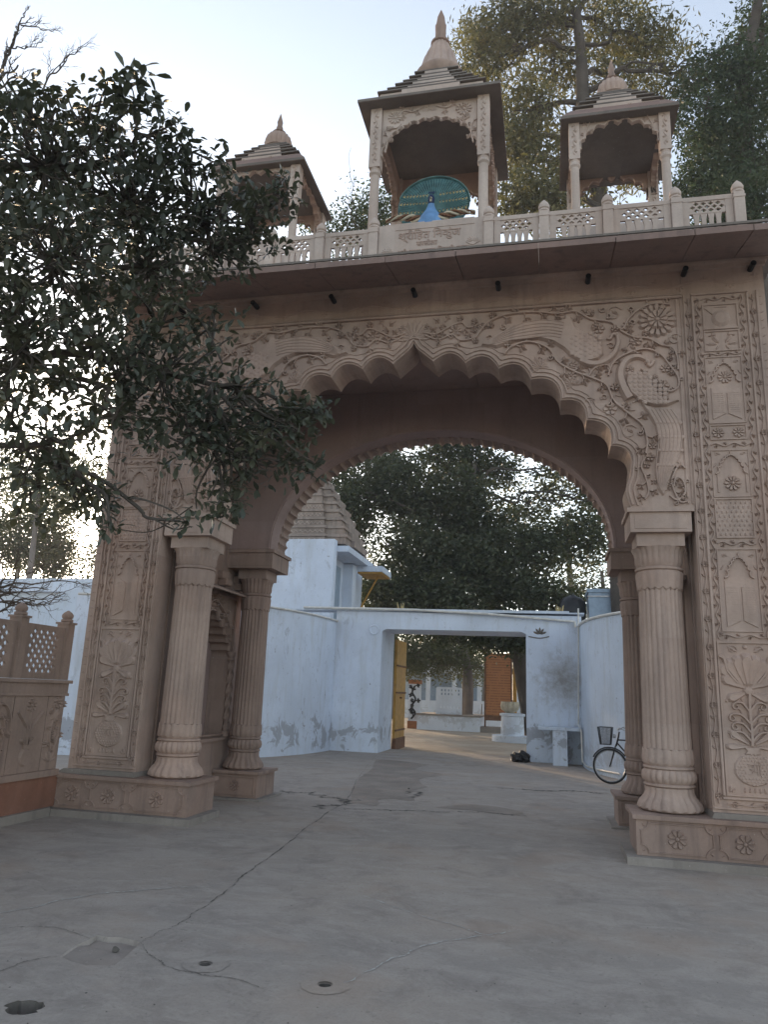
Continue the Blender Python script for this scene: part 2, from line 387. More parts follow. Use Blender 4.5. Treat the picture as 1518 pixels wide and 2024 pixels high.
def arcs(cusps, bulge, n=7):
    "scallops: circular arcs between cusps bulging to the left of the walking direction; bulge = sagitta / chord"
    out = []
    for (x0, y0), (x1, y1) in zip(cusps[:-1], cusps[1:]):
        dx, dy = x1-x0, y1-y0; nx, ny = -dy, dx
        for j in range(n):
            t = j/n; k = 4*bulge*t*(1-t)
            out.append((x0+dx*t+nx*k, y0+dy*t+ny*k))
    out.append(cusps[-1]); return out
def offset(pts, d):
    "offset a polyline to its left, dropping folded points"
    res = []
    for i, p in enumerate(pts):
        a, b = pts[max(i-1, 0)], pts[min(i+1, len(pts)-1)]; dx, dy = b[0]-a[0], b[1]-a[1]; l = math.hypot(dx, dy) or 1
        q = (p[0]-dy/l*d, p[1]+dx/l*d)
        if min(math.hypot(q[0]-r_[0], q[1]-r_[1]) for r_ in pts) > d*.86: res.append(q)
    return res
def copy_of(o, parent, delta=(0, 0, 0)):
    c = o.copy(); col.objects.link(c); c.parent = parent
    c.location = Vector(o.location)+Vector(delta); return c
def mir(pts, s): return [(s*a, b) for a, b in pts]
# ------------------------------------------------------------------ ground
def blob(cx, cy, rx, ry, n=14, j=.18, seed=1):
    r = random.Random(seed)
    return [(cx+rx*(1+r.uniform(-j, j))*math.cos(2*math.pi*i/n), cy+ry*(1+r.uniform(-j, j))*math.sin(2*math.pi*i/n)) for i in range(n)]
def gp(u, v):
    p = at(u, v, z=0); return (float(p[0]), float(p[1]))
m, n, b = new_mat('worn_concrete', .92, .1); p = wpos(n)
big = noise(n, p, .4, 6, .6, dist=.5); md = noise(n, p, 2.1, 9, .72, dist=.7); fine = noise(n, p, 45, 6, .7)
sw = noise(n, p, 1.3, 8, .68, stretch=(.7, 1.5, 1), dist=1.6); cl = noise(n, p, 6.5, 9, .75, dist=.4)
cc = mix(n, ramp(n, big, .40, .62), c4((.325, .288, .256)), c4((.395, .338, .288)))
cc = mix(n, math_n(n, 'MULTIPLY', ramp(n, sw, .48, .58), .5), cc, c4((.43, .378, .335)))
cc = mix(n, math_n(n, 'MULTIPLY', ramp(n, md, .50, .66), .6), cc, c4((.24, .206, .182)))
cc = mix(n, math_n(n, 'MULTIPLY', ramp(n, cl, .50, .62), .30), cc, c4((.465, .415, .37)))
cc = mix(n, math_n(n, 'MULTIPLY', ramp(n, noise(n, p, 13, 7, .7), .60, .66), .40), cc, c4((.18, .16, .135)))
cc = mix(n, math_n(n, 'MULTIPLY', ramp(n, fine, .50, .72), .38), cc, c4((.19, .172, .15)))
cc = mix(n, math_n(n, 'MULTIPLY', ramp(n, noise(n, p, 90, 3, .6), .62, .68), .35), cc, c4((.52, .48, .43)))
cc = mix(n, math_n(n, 'MULTIPLY', ramp(n, noise(n, p, .9, 5), .54, .66), .4), cc, c4((.36, .275, .215)))
n.links.new(cc, b.inputs['Base Color'])
bump(n, b, math_n(n, 'ADD', math_n(n, 'ADD', sw, md), math_n(n, 'ADD', math_n(n, 'MULTIPLY', cl, .5), math_n(n, 'MULTIPLY', fine, .3))), .75, .018)
M['concrete'] = m
m, n, b = new_mat('dry_sand', .95, .1); p = wpos(n)
cc = mix(n, ramp(n, noise(n, p, .5, 6, .6), .38, .65), c4((.36, .29, .225)), c4((.45, .38, .30)))
cc = mix(n, math_n(n, 'MULTIPLY', ramp(n, noise(n, p, 2.6, 6, .7), .56, .68), .5), cc, c4((.17, .14, .11)))
n.links.new(cc, b.inputs['Base Color']); bump(n, b, noise(n, p, 8, 6, .7), .7, .05); M['sand'] = m

g = MB((0, 0, 0), (1, 0, 0), (0, 1, 0), (0, 0, 1))
edge = [(-16, -14), (18, -14), (18, 13.3), (5, 13.45), (1.5, 13.3), (-.2, 13.75), (-1.8, 13.5), (-3.2, 13.9), (-6, 13.6), (-16, 13.6)]
pits = [(blob(*gp(50, 1990), .10, .08, 20, .28, 3), .14, 'dark'), (blob(*gp(405, 1907), .035, .035, 12, .1, 4), .12, 'dark'),
        (blob(*gp(642, 1948), .035, .032, 12, .1, 5), .12, 'dark')]
rec = [gp(u, v) for u, v in ((175, 1857), (190, 1848), (212, 1852), (240, 1853), (262, 1858), (276, 1862), (268, 1872), (245, 1893), (225, 1908), (170, 1908), (140, 1900), (118, 1890), (150, 1868))]
holes = [q[0] for q in pits]+[rec]
tr = tessellate_polygon([[Vector((a, c, 0)) for a, c in l] for l in [edge]+holes])
fl = [q for l in [edge]+holes for q in l]
g.add([(a, c, 0) for a, c in fl], [tuple(t) for t in tr])
k = len(edge)
for l in [edge]: g.add([(a, c, 0) for a, c in l]+[(a, c, -.06) for a, c in l], [(i, (i+1) % len(l), len(l)+(i+1) % len(l), len(l)+i) for i in range(len(l))])
inn = None
L = len(rec); rc = (sum(a for a, _ in rec)/L, sum(c for _, c in rec)/L)
inn = [(rc[0]+(a-rc[0])*.95, rc[1]+(c-rc[1])*.95) for a, c in rec]
dz = [-.03 if c > rc[1] else -.008 for a, c in rec]
g.add([(a, c, 0) for a, c in rec]+[(a, c, z) for (a, c), z in zip(inn, dz)], [(i, (i+1) % L, L+(i+1) % L, L+i) for i in range(L)])
ground = g.build('ground', 'concrete', kind='structure')
f = MB((0, 0, 0), (1, 0, 0), (0, 1, 0), (0, 0, 1))
f.add([(a, c, z) for (a, c), z in zip(inn, dz)]+[(rc[0], rc[1], -.014)], [(i, (i+1) % L, L) for i in range(L)])
f.build('broken_patch', stone_mat('patch_cement', (.34, .30, .265), bumpk=.6), ground)
for l, d, mt in pits:  # pit walls and floors coloured dark to stand for the shade inside
    q = MB(); L = len(l); cx = sum(a for a, _ in l)/L; cy = sum(c for _, c in l)/L; in2 = [(cx+(a-cx)*.72, cy+(c-cy)*.72) for a, c in l]
    q.add([(a, c, -.002) for a, c in l]+[(a, c, -d) for a, c in in2]+[(cx, cy, -d-.01)], [(i, (i+1) % L, L+(i+1) % L, L+i) for i in range(L)]+[(L+i, L+(i+1) % L, 2*L) for i in range(L)]); q.build('pit', mt, ground)
s_ = MB(); s_.box(-400, 400, -400, 600, -.12, -.06); s_.build('yard_ground', 'sand', kind='structure')
# cracks, a scored joint and scrapes in the concrete
def ribbon(pts, wd, mat, name, z=.004, jit=.5, seed=0, k=6):
    r = random.Random(seed); P = smooth([gp(*q) for q in pts], k*4); mb = MB(); vs = []; wd *= .55; oo = 0
    for i, (a, c) in enumerate(P):
        q0, q1 = P[max(i-1, 0)], P[min(i+1, len(P)-1)]; dx, dy = q1[0]-q0[0], q1[1]-q0[1]; l = math.hypot(dx, dy) or 1
        e = wd*max(.08, 1+r.gauss(0, jit))*.5*min(1, 4*min(i, len(P)-1-i)/len(P)+.15); oo = oo*.86+r.gauss(0, jit)*wd*.9; o_ = oo
        for sg in (-1, 1): vs.append((a-dy/l*(e*sg+o_), c+dx/l*(e*sg+o_), z))
    mb.add(vs, [(2*i, 2*i+1, 2*i+3, 2*i+2) for i in range(len(P)-1)]); return mb.build(name, mat, ground)
ribbon([(745, 1492), (722, 1520), (700, 1552), (684, 1585), (656, 1600), (610, 1633), (540, 1690), (470, 1742), (400, 1795), (335, 1835), (276, 1862)], .014, 'dark', 'joint', seed=2, jit=.8)
ribbon([(118, 1890), (60, 1900), (0, 1920), (-60, 1930)], .01, 'dark', 'crack', seed=3)
ribbon([(276, 1862), (300, 1890), (340, 1915), (400, 1928), (470, 1935), (540, 1965)], .008, 'dark', 'crack', seed=4, jit=.8)
ribbon([(175, 1857), (120, 1836), (60, 1832), (0, 1836)], .008, 'dark', 'crack', seed=5)
ribbon([(545, 1562), (580, 1566), (625, 1572), (660, 1578), (690, 1588)], .11, 'dark', 'crack', seed=6, jit=.9)
ribbon([(684, 1592), (690, 1583), (712, 1580)], .12, 'dark', 'crack', seed=7)
ribbon([(650, 1600), (656, 1593), (662, 1594)], .15, 'dark', 'crack', seed=8)
ribbon([(660, 1603), (700, 1600), (760, 1602), (860, 1604), (960, 1606), (1030, 1614), (1040, 1609)], .05, 'dark', 'crack', seed=9, jit=.9)
ribbon([(805, 1578), (822, 1574), (832, 1566), (818, 1567), (803, 1570)], .12, 'dark', 'crack', seed=10)
ribbon([(970, 1557), (1060, 1562), (1150, 1566), (1210, 1571)], .09, 'dark', 'crack', seed=11, jit=.9)
ribbon([(-30, 1812), (60, 1795), (150, 1775), (250, 1762), (340, 1756), (430, 1752)], .022, 'chalk', 'scrape', seed=12)
ribbon([(640, 1965), (760, 1905), (850, 1870), (960, 1850), (1050, 1838)], .014, 'chalk', 'scrape', seed=13, jit=.9)
ribbon([(700, 1765), (800, 1800), (900, 1830), (1000, 1862)], .01, 'chalk', 'scrape', seed=14, jit=.9)
pp = [gp(*q) for q in smooth([(748, 1500), (790, 1504), (850, 1512), (820, 1520), (880, 1532), (828, 1541), (846, 1556), (800, 1566), (818, 1582), (760, 1580), (740, 1592), (700, 1588), (690, 1590), (700, 1560), (716, 1536), (724, 1528), (748, 1500)], 3)[:-1]]
pp = [(a+rnd.uniform(-.05, .05), c+rnd.uniform(-.1, .1)) for a, c in pp]
mb = MB((0, 0, 0), (1, 0, 0), (0, 1, 0), (0, 0, 1)); mb.add([(a, c, .0035) for a, c in pp], [tuple(t) for t in tessellate_polygon([[Vector((a, c, 0)) for a, c in pp]])])
M['worn_agg'] = stone_mat('worn_aggregate', (.325, .28, .24), var=.3, stain=.45, bumpk=.9); mb.build('worn_patch', 'worn_agg', ground)
pp = [gp(*q) for q in smooth([(860, 1596), (930, 1590), (1000, 1598), (1036, 1608), (1000, 1611), (930, 1602), (860, 1596)], 3)[:-1]]
mb = MB((0, 0, 0), (1, 0, 0), (0, 1, 0), (0, 0, 1)); mb.add([(a, c, .0035) for a, c in pp], [tuple(t) for t in tessellate_polygon([[Vector((a, c, 0)) for a, c in pp]])])
mb.build('worn_patch', 'worn_agg', ground)
for c_, seed in ((gp(405, 1907), 1), (gp(642, 1948), 2)):   # cement collars round the holes
    mb = MB((0, 0, 0), (1, 0, 0), (0, 1, 0), (0, 0, 1)); o1 = blob(*c_, .14, .13, 26, .06, seed); i1 = blob(*c_, .042, .042, 26, .05, seed)
    mb.add([(a, c, .003) for a, c in o1]+[(a, c, .007) for a, c in i1], [(i, (i+1) % 26, 26+(i+1) % 26, 26+i) for i in range(26)]); mb.build('cement_collar', 'concrete', ground)
pb = bmesh.new(); bmesh.ops.create_icosphere(pb, subdivisions=2, radius=.022)
for v in pb.verts: v.co *= 1+.25*rnd.uniform(-1, 1); v.co.z *= .8
me = bpy.data.meshes.new('pebble'); pb.to_mesh(me); pb.free(); me.materials.append(M['dark'])
q = MB()
for i in range(170):
    u, v = rnd.uniform(-50, 1560), rnd.uniform(1560, 2030); a, c = gp(u, v); s2 = rnd.uniform(.002, .007)
    if c > -.3 and (a < -2.4 or a > 2.4): continue
    q.add([(a+s2*rnd.uniform(.6, 1.4)*math.cos(t), c+s2*rnd.uniform(.6, 1.4)*math.sin(t), .001) for t in (0, 1.3, 2.5, 3.8, 5)]+[(a, c, s2*.7)], [(k, (k+1) % 5, 5) for k in range(5)])
q.build('grit', 'dark', None, kind='stuff')
for i, (u, v, k_) in enumerate(((228, 1876, 1.0), (808, 1560, .8), (772, 1604, .5))):
    o = bpy.data.objects.new('pebble', me); col.objects.link(o); o.location = (*gp(u, v), .012 if i else -.001); o.scale = (k_,)*3
    tag(o, ['small dark pebble lying in the broken patch of the concrete', 'dark stone chip near the middle of the paving beyond the gate', 'tiny dark chip on the concrete between the gate columns'][i], 'pebble')

# ------------------------------------------------------------------ the gateway
gate = thing('gateway', 'large carved pink sandstone gateway with a wide cusped arch over the concrete drive', 'gateway')
FOIL = [(0, 6.065), (.265, 5.785), (.68, 5.74), (1.10, 5.64), (1.50, 5.465), (1.86, 5.17), (2.16, 4.9), (2.43, 4.565), (2.648, 4.29)]
def arch_curve():
    ogee = smooth([(0, 6.065), (.05, 5.98), (.14, 5.90), (.265, 5.785)], 4)[:-1]
    c = arcs(FOIL[1:], .30, 8)
    low = smooth([(2.648, 4.29), (2.635, 4.18), (2.59, 4.04), (2.60, 3.92), (2.63, 3.80)], 4)[1:]
    return ogee+c+low
AC = arch_curve()
# front panel
mb = MB(); right = AC; left = [(-a, c) for a, c in reversed(AC[1:])]
mb.prism([(-3.318, 3.80)]+[(-3.318, 6.878), (3.318, 6.878), (3.318, 3.80)]+list(reversed(right))+[(-a, c) for a, c in AC[1:]], 0, -.5)
front = mb.build('front_arch_panel', 'stone', gate)
for s in (1, -1):                                                # mouldings that follow the cusps
    mb = MB(u=(s, 0, 0))
    for d, w_, h_ in ((.03, .035, .03), (.085, .03, .022), (.135, .018, .014)):
        off_ = [q for q in offset(AC, d) if q[0] > .0 and q[1] > 3.82]
        if off_[0][0] > .02: off_ = [(0.0, off_[0][1]+off_[0][0]*.9)]+off_
        mb.stroke(off_, w_, h_)
    mb.build('cusp_moulding', 'stone', front)
    mb = MB(u=(s, 0, 0)); mb.bbox(3.24, 3.27, 3.83, 6.43, -.004, .018); mb.bbox(3.295, 3.318, 3.83, 6.43, -.004, .02); mb.build('side_fillet', 'stone', front)
mb = MB(); mb.bbox(-3.32, 3.32, 6.43, 6.46, -.004, .05); mb.bbox(-3.32, 3.32, 6.475, 6.50, -.004, .03); mb.build('top_fillet', 'stone', front)
def Z5(a, b):
    p = at(940+a/2.626, 500+b/2.626, y=0); return (float(p[0]), float(p[2]))
def T(l): return [Z5(a, b) for a, b in l]
UP_BODY = T([(28, 482), (100, 430), (200, 372), (320, 346), (440, 352), (458, 345), (468, 318), (500, 335), (522, 385), (565, 412), (620, 438), (662, 485), (668, 530), (640, 560), (600, 572), (545, 572), (490, 540), (455, 505), (400, 472), (320, 452), (210, 466), (110, 498)])
UP_NECK = T([(545, 560), (600, 580), (660, 572), (715, 530), (740, 475), (735, 432), (712, 428), (700, 450), (682, 447)])
LO_BODY = T([(785, 625), (840, 612), (900, 648), (945, 722), (1000, 765), (1062, 770), (1000, 798), (930, 802), (860, 782), (800, 735), (775, 680)])
LO_NECK = T([(800, 760), (768, 700), (752, 640), (765, 585), (800, 550), (850, 542), (890, 562), (905, 590), (928, 562)])
LO_TAIL = T([(862, 790), (930, 806), (1015, 802), (1060, 855), (1080, 950), (1072, 1045), (1032, 1130), (1005, 1220), (985, 1258), (970, 1262), (945, 1225), (930, 1150), (946, 1060), (948, 975), (930, 900)])
def carve(s):
    pk = MB(u=(s, 0, 0))
    pk.raised(UP_BODY, .055, .03); pk.stroke(smooth(UP_NECK, 4), .085, .06, 1.3, .35); pk.dome(*Z5(735, 428), .036, .06); pk.raised(LO_BODY, .055, .025)
    pk.stroke(smooth(LO_NECK, 4), .10, .062, 1.4, .4); pk.dome(*Z5(893, 570), .04, .065); pk.raised(LO_TAIL, .035, .025)
    for j in range(6):                                            # tail feathers of the upper bird
        y0 = 362+j*16; pts = T([(460-j*3, y0+8), (380, y0-2), (280, y0+4+j*1), (180, y0+40-j*4), (70, 470+j*3)])
        pk.frame((0, -.053, 0), (s, 0, 0), (0, 0, 1), (0, -1, 0)); pk.stroke(smooth(pts, 3), .018, .012)
    for r_ in range(7):                                           # scales on both breasts
        for c_ in range(6):
            a_, b_ = 500+r_*24, 400+c_*26+(r_ % 2)*12
            if (a_-570)**2/90**2+(b_-490)**2/75**2 < 1: pk.dome(*Z5(a_, b_), .03, .01, 6)
    pk.frame((0, -.053, 0), (s, 0, 0), (0, 0, 1), (0, -1, 0))
    for r_ in range(9):
        for c_ in range(9):
            a_, b_ = 800+r_*26, 635+c_*21
            if (b_ < 640+(a_-790)*1.0+25 if a_ > 880 else True) and (b_ > 628+(a_-880)*.85 if a_ > 860 else True) and a_ < 1000 and (b_-650) < (a_-770)*1.6 and b_ < 795:
                pk.dome(*Z5(a_, b_), .034, .012, 6)
    pk.frame((0, -.033, 0), (s, 0, 0), (0, 0, 1), (0, -1, 0))
    for j in range(7):
        t = j/6; pts = T([(895+t*120, 815), (940+t*125, 900), (952+t*118, 990), (940+t*105, 1080), (942+t*60, 1170), (965+t*25, 1235)]); pk.stroke(smooth(pts, 3), .014, .01)
    for b_, x0, x1 in ((880, 940, 1062), (955, 955, 1075), (1025, 955, 1070), (1100, 945, 1040)):
        for j in range(7): pk.dome(*Z5(x0+(x1-x0)*j/6, b_+4), .026, .012, 6)
    pk.frame((0, 0, 0), (s, 0, 0), (0, 0, 1), (0, -1, 0))
    for l in ([(500, 560), (480, 590), (520, 600)], [(560, 575), (545, 610), (575, 620)], [(760, 745), (725, 740), (720, 765)], [(810, 780), (800, 820), (830, 815)]): pk.stroke(T(l), .018, .018)
    pk.build('peacock_relief', 'stone', front)
    v = MB(u=(s, 0, 0))
    v.vine(T([(150, 530), (190, 490), (280, 465), (380, 500), (430, 570), (520, 622), (600, 650), (680, 690), (720, 770), (800, 840), (870, 900), (892, 980), (885, 1045)]), .03, .026, .085, .12, seed=1)
    v.vine(T([(0, 445), (60, 370), (140, 330), (230, 315), (330, 312), (430, 320), (520, 308), (600, 348), (700, 362), (760, 400), (800, 340), (860, 290), (930, 268), (1010, 272)]), .028, .024, .08, .115, seed=2)
    v.vine(T([(690, 640), (715, 575), (780, 530), (880, 502), (960, 530), (1010, 590), (1052, 650), (1050, 700), (1005, 722), (958, 690)]), .026, .024, .06, .14, seed=3)
    v.vine(T([(750, 405), (820, 440), (900, 448), (960, 480), (1020, 495), (1048, 545), (1052, 610)]), .026, .022, .07, .12, seed=4)
    v.vine(T([(885, 1060), (862, 1110), (885, 1170), (900, 1240), (880, 1280)]), .024, .022, .07, .1, seed=5)
    v.vine(T([(1010, 1260), (1050, 1285), (1090, 1240), (1075, 1180), (1040, 1170), (1030, 1215)]), .028, .024, .06, .1, seed=6)
    v.vine(T([(1090, 1120), (1060, 1100), (1030, 1150), (1020, 1200), (1060, 1290), (1100, 1290)]), .026, .022, .06, .1, seed=7)
    v.vine(T([(590, 640), (620, 600), (680, 585), (700, 600)]), .024, .022, .06, .09, seed=8)
    v.vine([(.13, 6.19), (.3, 6.16), (.45, 6.24), (.62, 6.3), (.72, 6.22), (.9, 6.28)], .026, .022, .075, .1, seed=9)
    v.vine([(.15, 6.15), (.33, 6.08), (.5, 6.14), (.62, 6.05), (.8, 6.08), (.86, 6.2)], .024, .02, .07, .09, seed=10)
    for a_, b_, r_ in ((720, 318, .11), (815, 500, .10), (450, 310, .06), (590, 780, .08), (800, 930, .1), (1000, 250, .07), (1035, 450, .08)): v.curl(*Z5(a_, b_), r_, .5, 1.2, .024, .022); v.trefoil(*Z5(a_, b_), 1.0, .06)
    for a_, b_, r_ in ((700, 812, .085), (640, 395, .075), (835, 455, .08), (570, 310, .06), (790, 380, .07), (500, 640, .06), (985, 600, .06), (975, 690, .08), (920, 1000, .05)): v.flower(*Z5(a_, b_), r_, 6, .026)
    v.flower(.55, 6.19, .09, 8, .024)
    occ = [(s*q[0], q[2]) for q in v.V[::3]]; bods = [UP_BODY, LO_BODY, LO_TAIL]; necks = [q for l in (UP_NECK, LO_NECK) for q in smooth(l, 4)]
    def inside(px_, pz_, poly):
        k = False
        for i_ in range(len(poly)):
            (x1, y1), (x2, y2) = poly[i_-1], poly[i_]
            if (y1 > pz_) != (y2 > pz_) and px_ < (x2-x1)*(pz_-y1)/(y2-y1)+x1: k = not k
        return k
    r3 = random.Random(5); ro_c = Z5(943, 352); cells = {}
    for q in occ+necks+[(a, c) for pl_ in bods for a, c in pl_]: cells.setdefault((int(q[0]/.12), int(q[1]/.12)), []).append(q)
    def near(x_, z_, d_): return any((x_-a)**2+(z_-c)**2 < d_*d_ for i_ in (-1, 0, 1) for j_ in (-1, 0, 1) for a, c in cells.get((int(x_/.12)+i_, int(z_/.12)+j_), ()))
    for t_ in range(2600):
        x_, z_ = r3.uniform(.12, 3.2), r3.uniform(3.95, 6.38)
        if min(math.hypot(x_-a, z_-c) for a, c in AC[::3]) < .225 or near(x_, z_, .062) or math.hypot(x_-ro_c[0], z_-ro_c[1]) < .28 or any(inside(x_, z_, b_) for b_ in bods): continue
        if inside(x_, z_, [(0, 0)]+[(a, c) for a, c in AC]): continue
        if x_ < 2.7 and z_ < max(c for a, c in AC if abs(a-x_) < .3): continue
        k_ = r3.random(); an = r3.uniform(0, 6.28)
        if k_ < .45: v.trefoil(x_, z_, an, .055, .024); v.stroke([(x_, z_), (x_-.05*math.cos(an), z_-.05*math.sin(an))], .022, .026)
        elif k_ < .75: v.curl(x_, z_, .045, an, 1.1, .02, .028, 1 if k_ < .6 else -1)
        else: v.flower(x_, z_, .05, 6, .02, an)
        for j_ in range(5): cells.setdefault((int(x_/.12), int(z_/.12)), []).append((x_+.035*math.cos(j_*1.26), z_+.035*math.sin(j_*1.26)))
    v.build('vine_relief', 'stone', front)
    ro = MB(u=(s, 0, 0)); c_ = Z5(943, 352); ro.flower(*c_, .235, 16, .035, fat=1); ro.frame((0, -.03, 0), (s, 0, 0), (0, 0, 1), (0, -1, 0)); ro.flower(*c_, .13, 10, .03, fat=1)
    ro.build('rosette_relief', 'stone', front)
    lb = MB(u=(s, 0, 0))
    for c_, k_ in ((Z5(335, 600), .17), (Z5(505, 690), .15)):
        for j in range(7): lb.petal(c_[0], c_[1], R(90-(j-3)*22+20), k_*(1.1-.1*abs(j-3)), k_*.42, .03)
        for j in (-1, 1): lb.petal(c_[0], c_[1]+.01, R(90+j*105+20), k_*.7, k_*.3, .026)
    lb.build('lotus_bud_relief', 'stone', front)
carve(1); carve(-1)
lo = MB()
for j in range(9): lo.petal(0, 6.12, R(90-(j-4)*19), .30-.012*abs(j-4), .095, .03)
for j in (-1, 1): lo.stroke(smooth([(0, 6.13), (.16*j, 6.10), (.30*j, 6.16)], 4), .03, .025)
lo.build('lotus_relief', 'stone', front)
# frieze with a faint wave scroll
fz = MB(); fz.stroke([(-4.2+i*.06, 6.62+.035*math.sin(i*.06*7.5)) for i in range(141)], .03, .008)
for i in range(30): fz.trefoil(-4.1+i*.285, 6.62+.03*(1 if i % 2 else -1), R(90 if i % 2 else -90), .07, .008)
fz.build('frieze_relief', 'stone', front)

def pier(s):
    mb = MB(); mb.box(s*3.322, s*4.26, 0, .36, .53, 6.878); o = mb.build('pier', 'stone', gate)
    fr = MB(u=(s, 0, 0))
    fr.bbox(3.335, 3.350, .60, 6.47, -.004, .02, .004); fr.bbox(3.425, 3.452, .70, 6.44, -.004, .028, .006)
    fr.bbox(4.045, 4.068, .70, 6.44, -.004, .028, .006); fr.bbox(4.155, 4.178, .60, 6.47, -.004, .02, .004)
    fr.bbox(3.425, 4.068, .665, .69, -.004, .028, .006); fr.bbox(3.335, 4.178, .565, .585, -.004, .02, .004); fr.bbox(3.425, 4.068, 6.45, 6.475, -.004, .028, .006)
    fr.rect(3.545, 3.945, 5.985, 6.32, .016, .02); fr.rect(3.545, 3.945, 5.70, 5.97, .016, .02); fr.rect(3.535, 3.945, 4.79, 5.63, .012, .016)
    fr.rect(3.54, 3.94, 4.59, 4.775, .014, .018); fr.rect(3.535, 3.94, 3.905, 4.47, .012, .014); fr.rect(3.535, 3.94, 3.43, 3.89, .014, .02)
    fr.rect(3.525, 3.945, 2.39, 3.31, .012, .016); fr.rect(3.462, 4.035, .70, 2.285, .018, .018)
    fr.build('frame_fillet', 'stone', o)
    vb = MB(u=(s, 0, 0))
    vb.strip((3.388, .62), (3.388, 6.42), .085, .30, .018, True); vb.strip((4.112, .62), (4.112, 6.42), .085, .30, .018, True)
    vb.strip((3.496, 2.31), (3.496, 6.42), .085, .21, .018); vb.strip((3.99, 2.31), (3.99, 6.42), .08, .21, .018)
    vb.strip((3.47, .62), (4.06, .62), .07, .24, .014, True); vb.strip((3.54, 6.385), (3.95, 6.385), .08, .2, .016)
    vb.strip((3.54, 5.665), (3.94, 5.665), .06, .2, .014); vb.strip((3.54, 4.53), (3.94, 4.53), .08, .2, .016)
    vb.strip((3.54, 3.37), (3.94, 3.37), .09, .24, .018); vb.strip((3.5, 2.345), (3.98, 2.345), .07, .2, .016)
    vb.build('scroll_border', 'stone', o)
    cb = MB(u=(s, 0, 0))
    for i in range(56): cb.petal(4.19, .66+i*.104, R(20), .055, .03, .01)
    cb.build('comb_border', 'stone', o)
    # small scenes, top to bottom
    mm = MB(u=(s, 0, 0)); mm.dome(3.75, 6.13, .115, .035, 14); mm.stroke([(3.66, 6.19), (3.58, 6.27)], .02, .015); mm.stroke([(3.68, 6.28), (3.82, 6.28)], .02, .012)
    for j in (-1, 1):
        mm.petal(3.745+j*.03, 5.80, R(90-j*38), .15, .07, .03); mm.petal(3.745+j*.05, 5.79, R(90-j*85), .14, .05, .025); mm.petal(3.745+j*.03, 5.78, R(-90+j*40), .09, .04, .02)
        mm.dome(3.745+j*.09, 5.92, .03, .03); mm.petal(3.745+j*.1, 5.91, R(90-j*100), .06, .03, .02)
    mm.build('pot_and_birds_relief', 'stone', o)
    def little_arch(zt, zb_, hw=.17, ca=3.74):
        pts = [(ca-hw+.0, zb_)]+[(ca-hw*(1-t), zb_+(zt-zb_)*math.sin(t*math.pi/2)**.8) for t in [i/6 for i in range(7)]]
        L_ = arcs(pts, -.32, 4); mb.stroke(L_, .024, .032); mb.stroke([(2*ca-a, c) for a, c in L_], .024, .032)
        mb.petal(ca, zt+.01, R(90), .05, .03, .02)
        for j in (-1, 1): mb.petal(ca+j*.1, zt-.0, R(90-j*60), .08, .035, .015); mb.petal(ca+j*.15, zt-.09, R(90-j*150), .08, .03, .015); mb.curl(ca+j*.14, zt+.01, .025, 0, 1, .01, .012)
    mb = MB(u=(s, 0, 0)); little_arch(5.55, 5.30); mb.flower(3.745, 5.37, .085, 10, .022)
    little_arch(4.41, 4.18); mb.bbox(3.585, 3.60, 3.96, 4.2, -.004, .018, .004); mb.bbox(3.885, 3.90, 3.96, 4.2, -.004, .018, .004); mb.flower(3.745, 4.07, .095, 10, .024)
    little_arch(3.22, 2.98, .15); mb.flower(3.63, 4.68, .07, 8, .022); mb.flower(3.85, 4.68, .07, 8, .022)
    mb.build('niche_relief', 'stone', o)
    bk = MB(u=(s, 0, 0))                                           # the open book pages with rows of letters too small to read
    for zt, zb_ in ((5.24, 4.84), (2.95, 2.44)):
        for j in (-1, 1):
            bk.raised([(3.742+j*.012, zt-.07), (3.742+j*.012, zb_+.07), (3.742+j*.16, zb_), (3.742+j*.16, zt)], .014, .006)
            n_ = int((zt-zb_-.12)/.026)
            for i in range(n_):
                z_ = zt-.07-i*.026
                for q in range(3): bk.rbox(3.742+j*(.03+q*.042), 3.742+j*(.03+q*.042+.028), z_-.009, z_, .012, .019)
    bk.build('open_book_relief', 'stone', o)
    gr = MB(u=(s, 0, 0))
    for r_ in range(8):
        for c_ in range(7+(r_ % 2)): gr.petal(3.567+c_*.051-(r_ % 2)*.0255+.02, 3.475+r_*.052-.02, R(90), .045, .042, .016)
    gr.build('scale_pattern', 'stone', o)
    vs = MB(u=(s, 0, 0)); c_ = 3.745
    for j in (-3, 3, -2, 2, -1, 1, 0): vs.rpetal(c_+j*.018, 1.80, R(90-j*14), .38-.014*abs(j), .15, .03+.012*(3-abs(j)))
    for j in (-1, 1): vs.stroke(smooth([(c_+j*.1, 1.85), (c_+j*.19, 1.97), (c_+j*.22, 2.1), (c_+j*.27, 2.13)], 4), .05, .04, .6, 1)
    for j in (-1, 1):
        vs.rpetal(c_, 1.79, R(90-j*66), .30, .13, .035); vs.rpetal(c_, 1.76, R(90-j*112), .24, .11, .035)
        vs.petal(c_+j*.07, 2.17, R(90-j*60), .14, .05, .02); vs.curl(c_+j*.13, 2.2, .05, 0, 1, .016, .015)
    vs.dome(c_, 1.77, .06, .04); vs.dome(c_, 2.23, .028, .03)
    vs.stroke(smooth([(c_+.01, 1.74), (c_+.0, 1.55), (c_+.005, 1.35), (c_, 1.21)], 4), 0.045, .04)
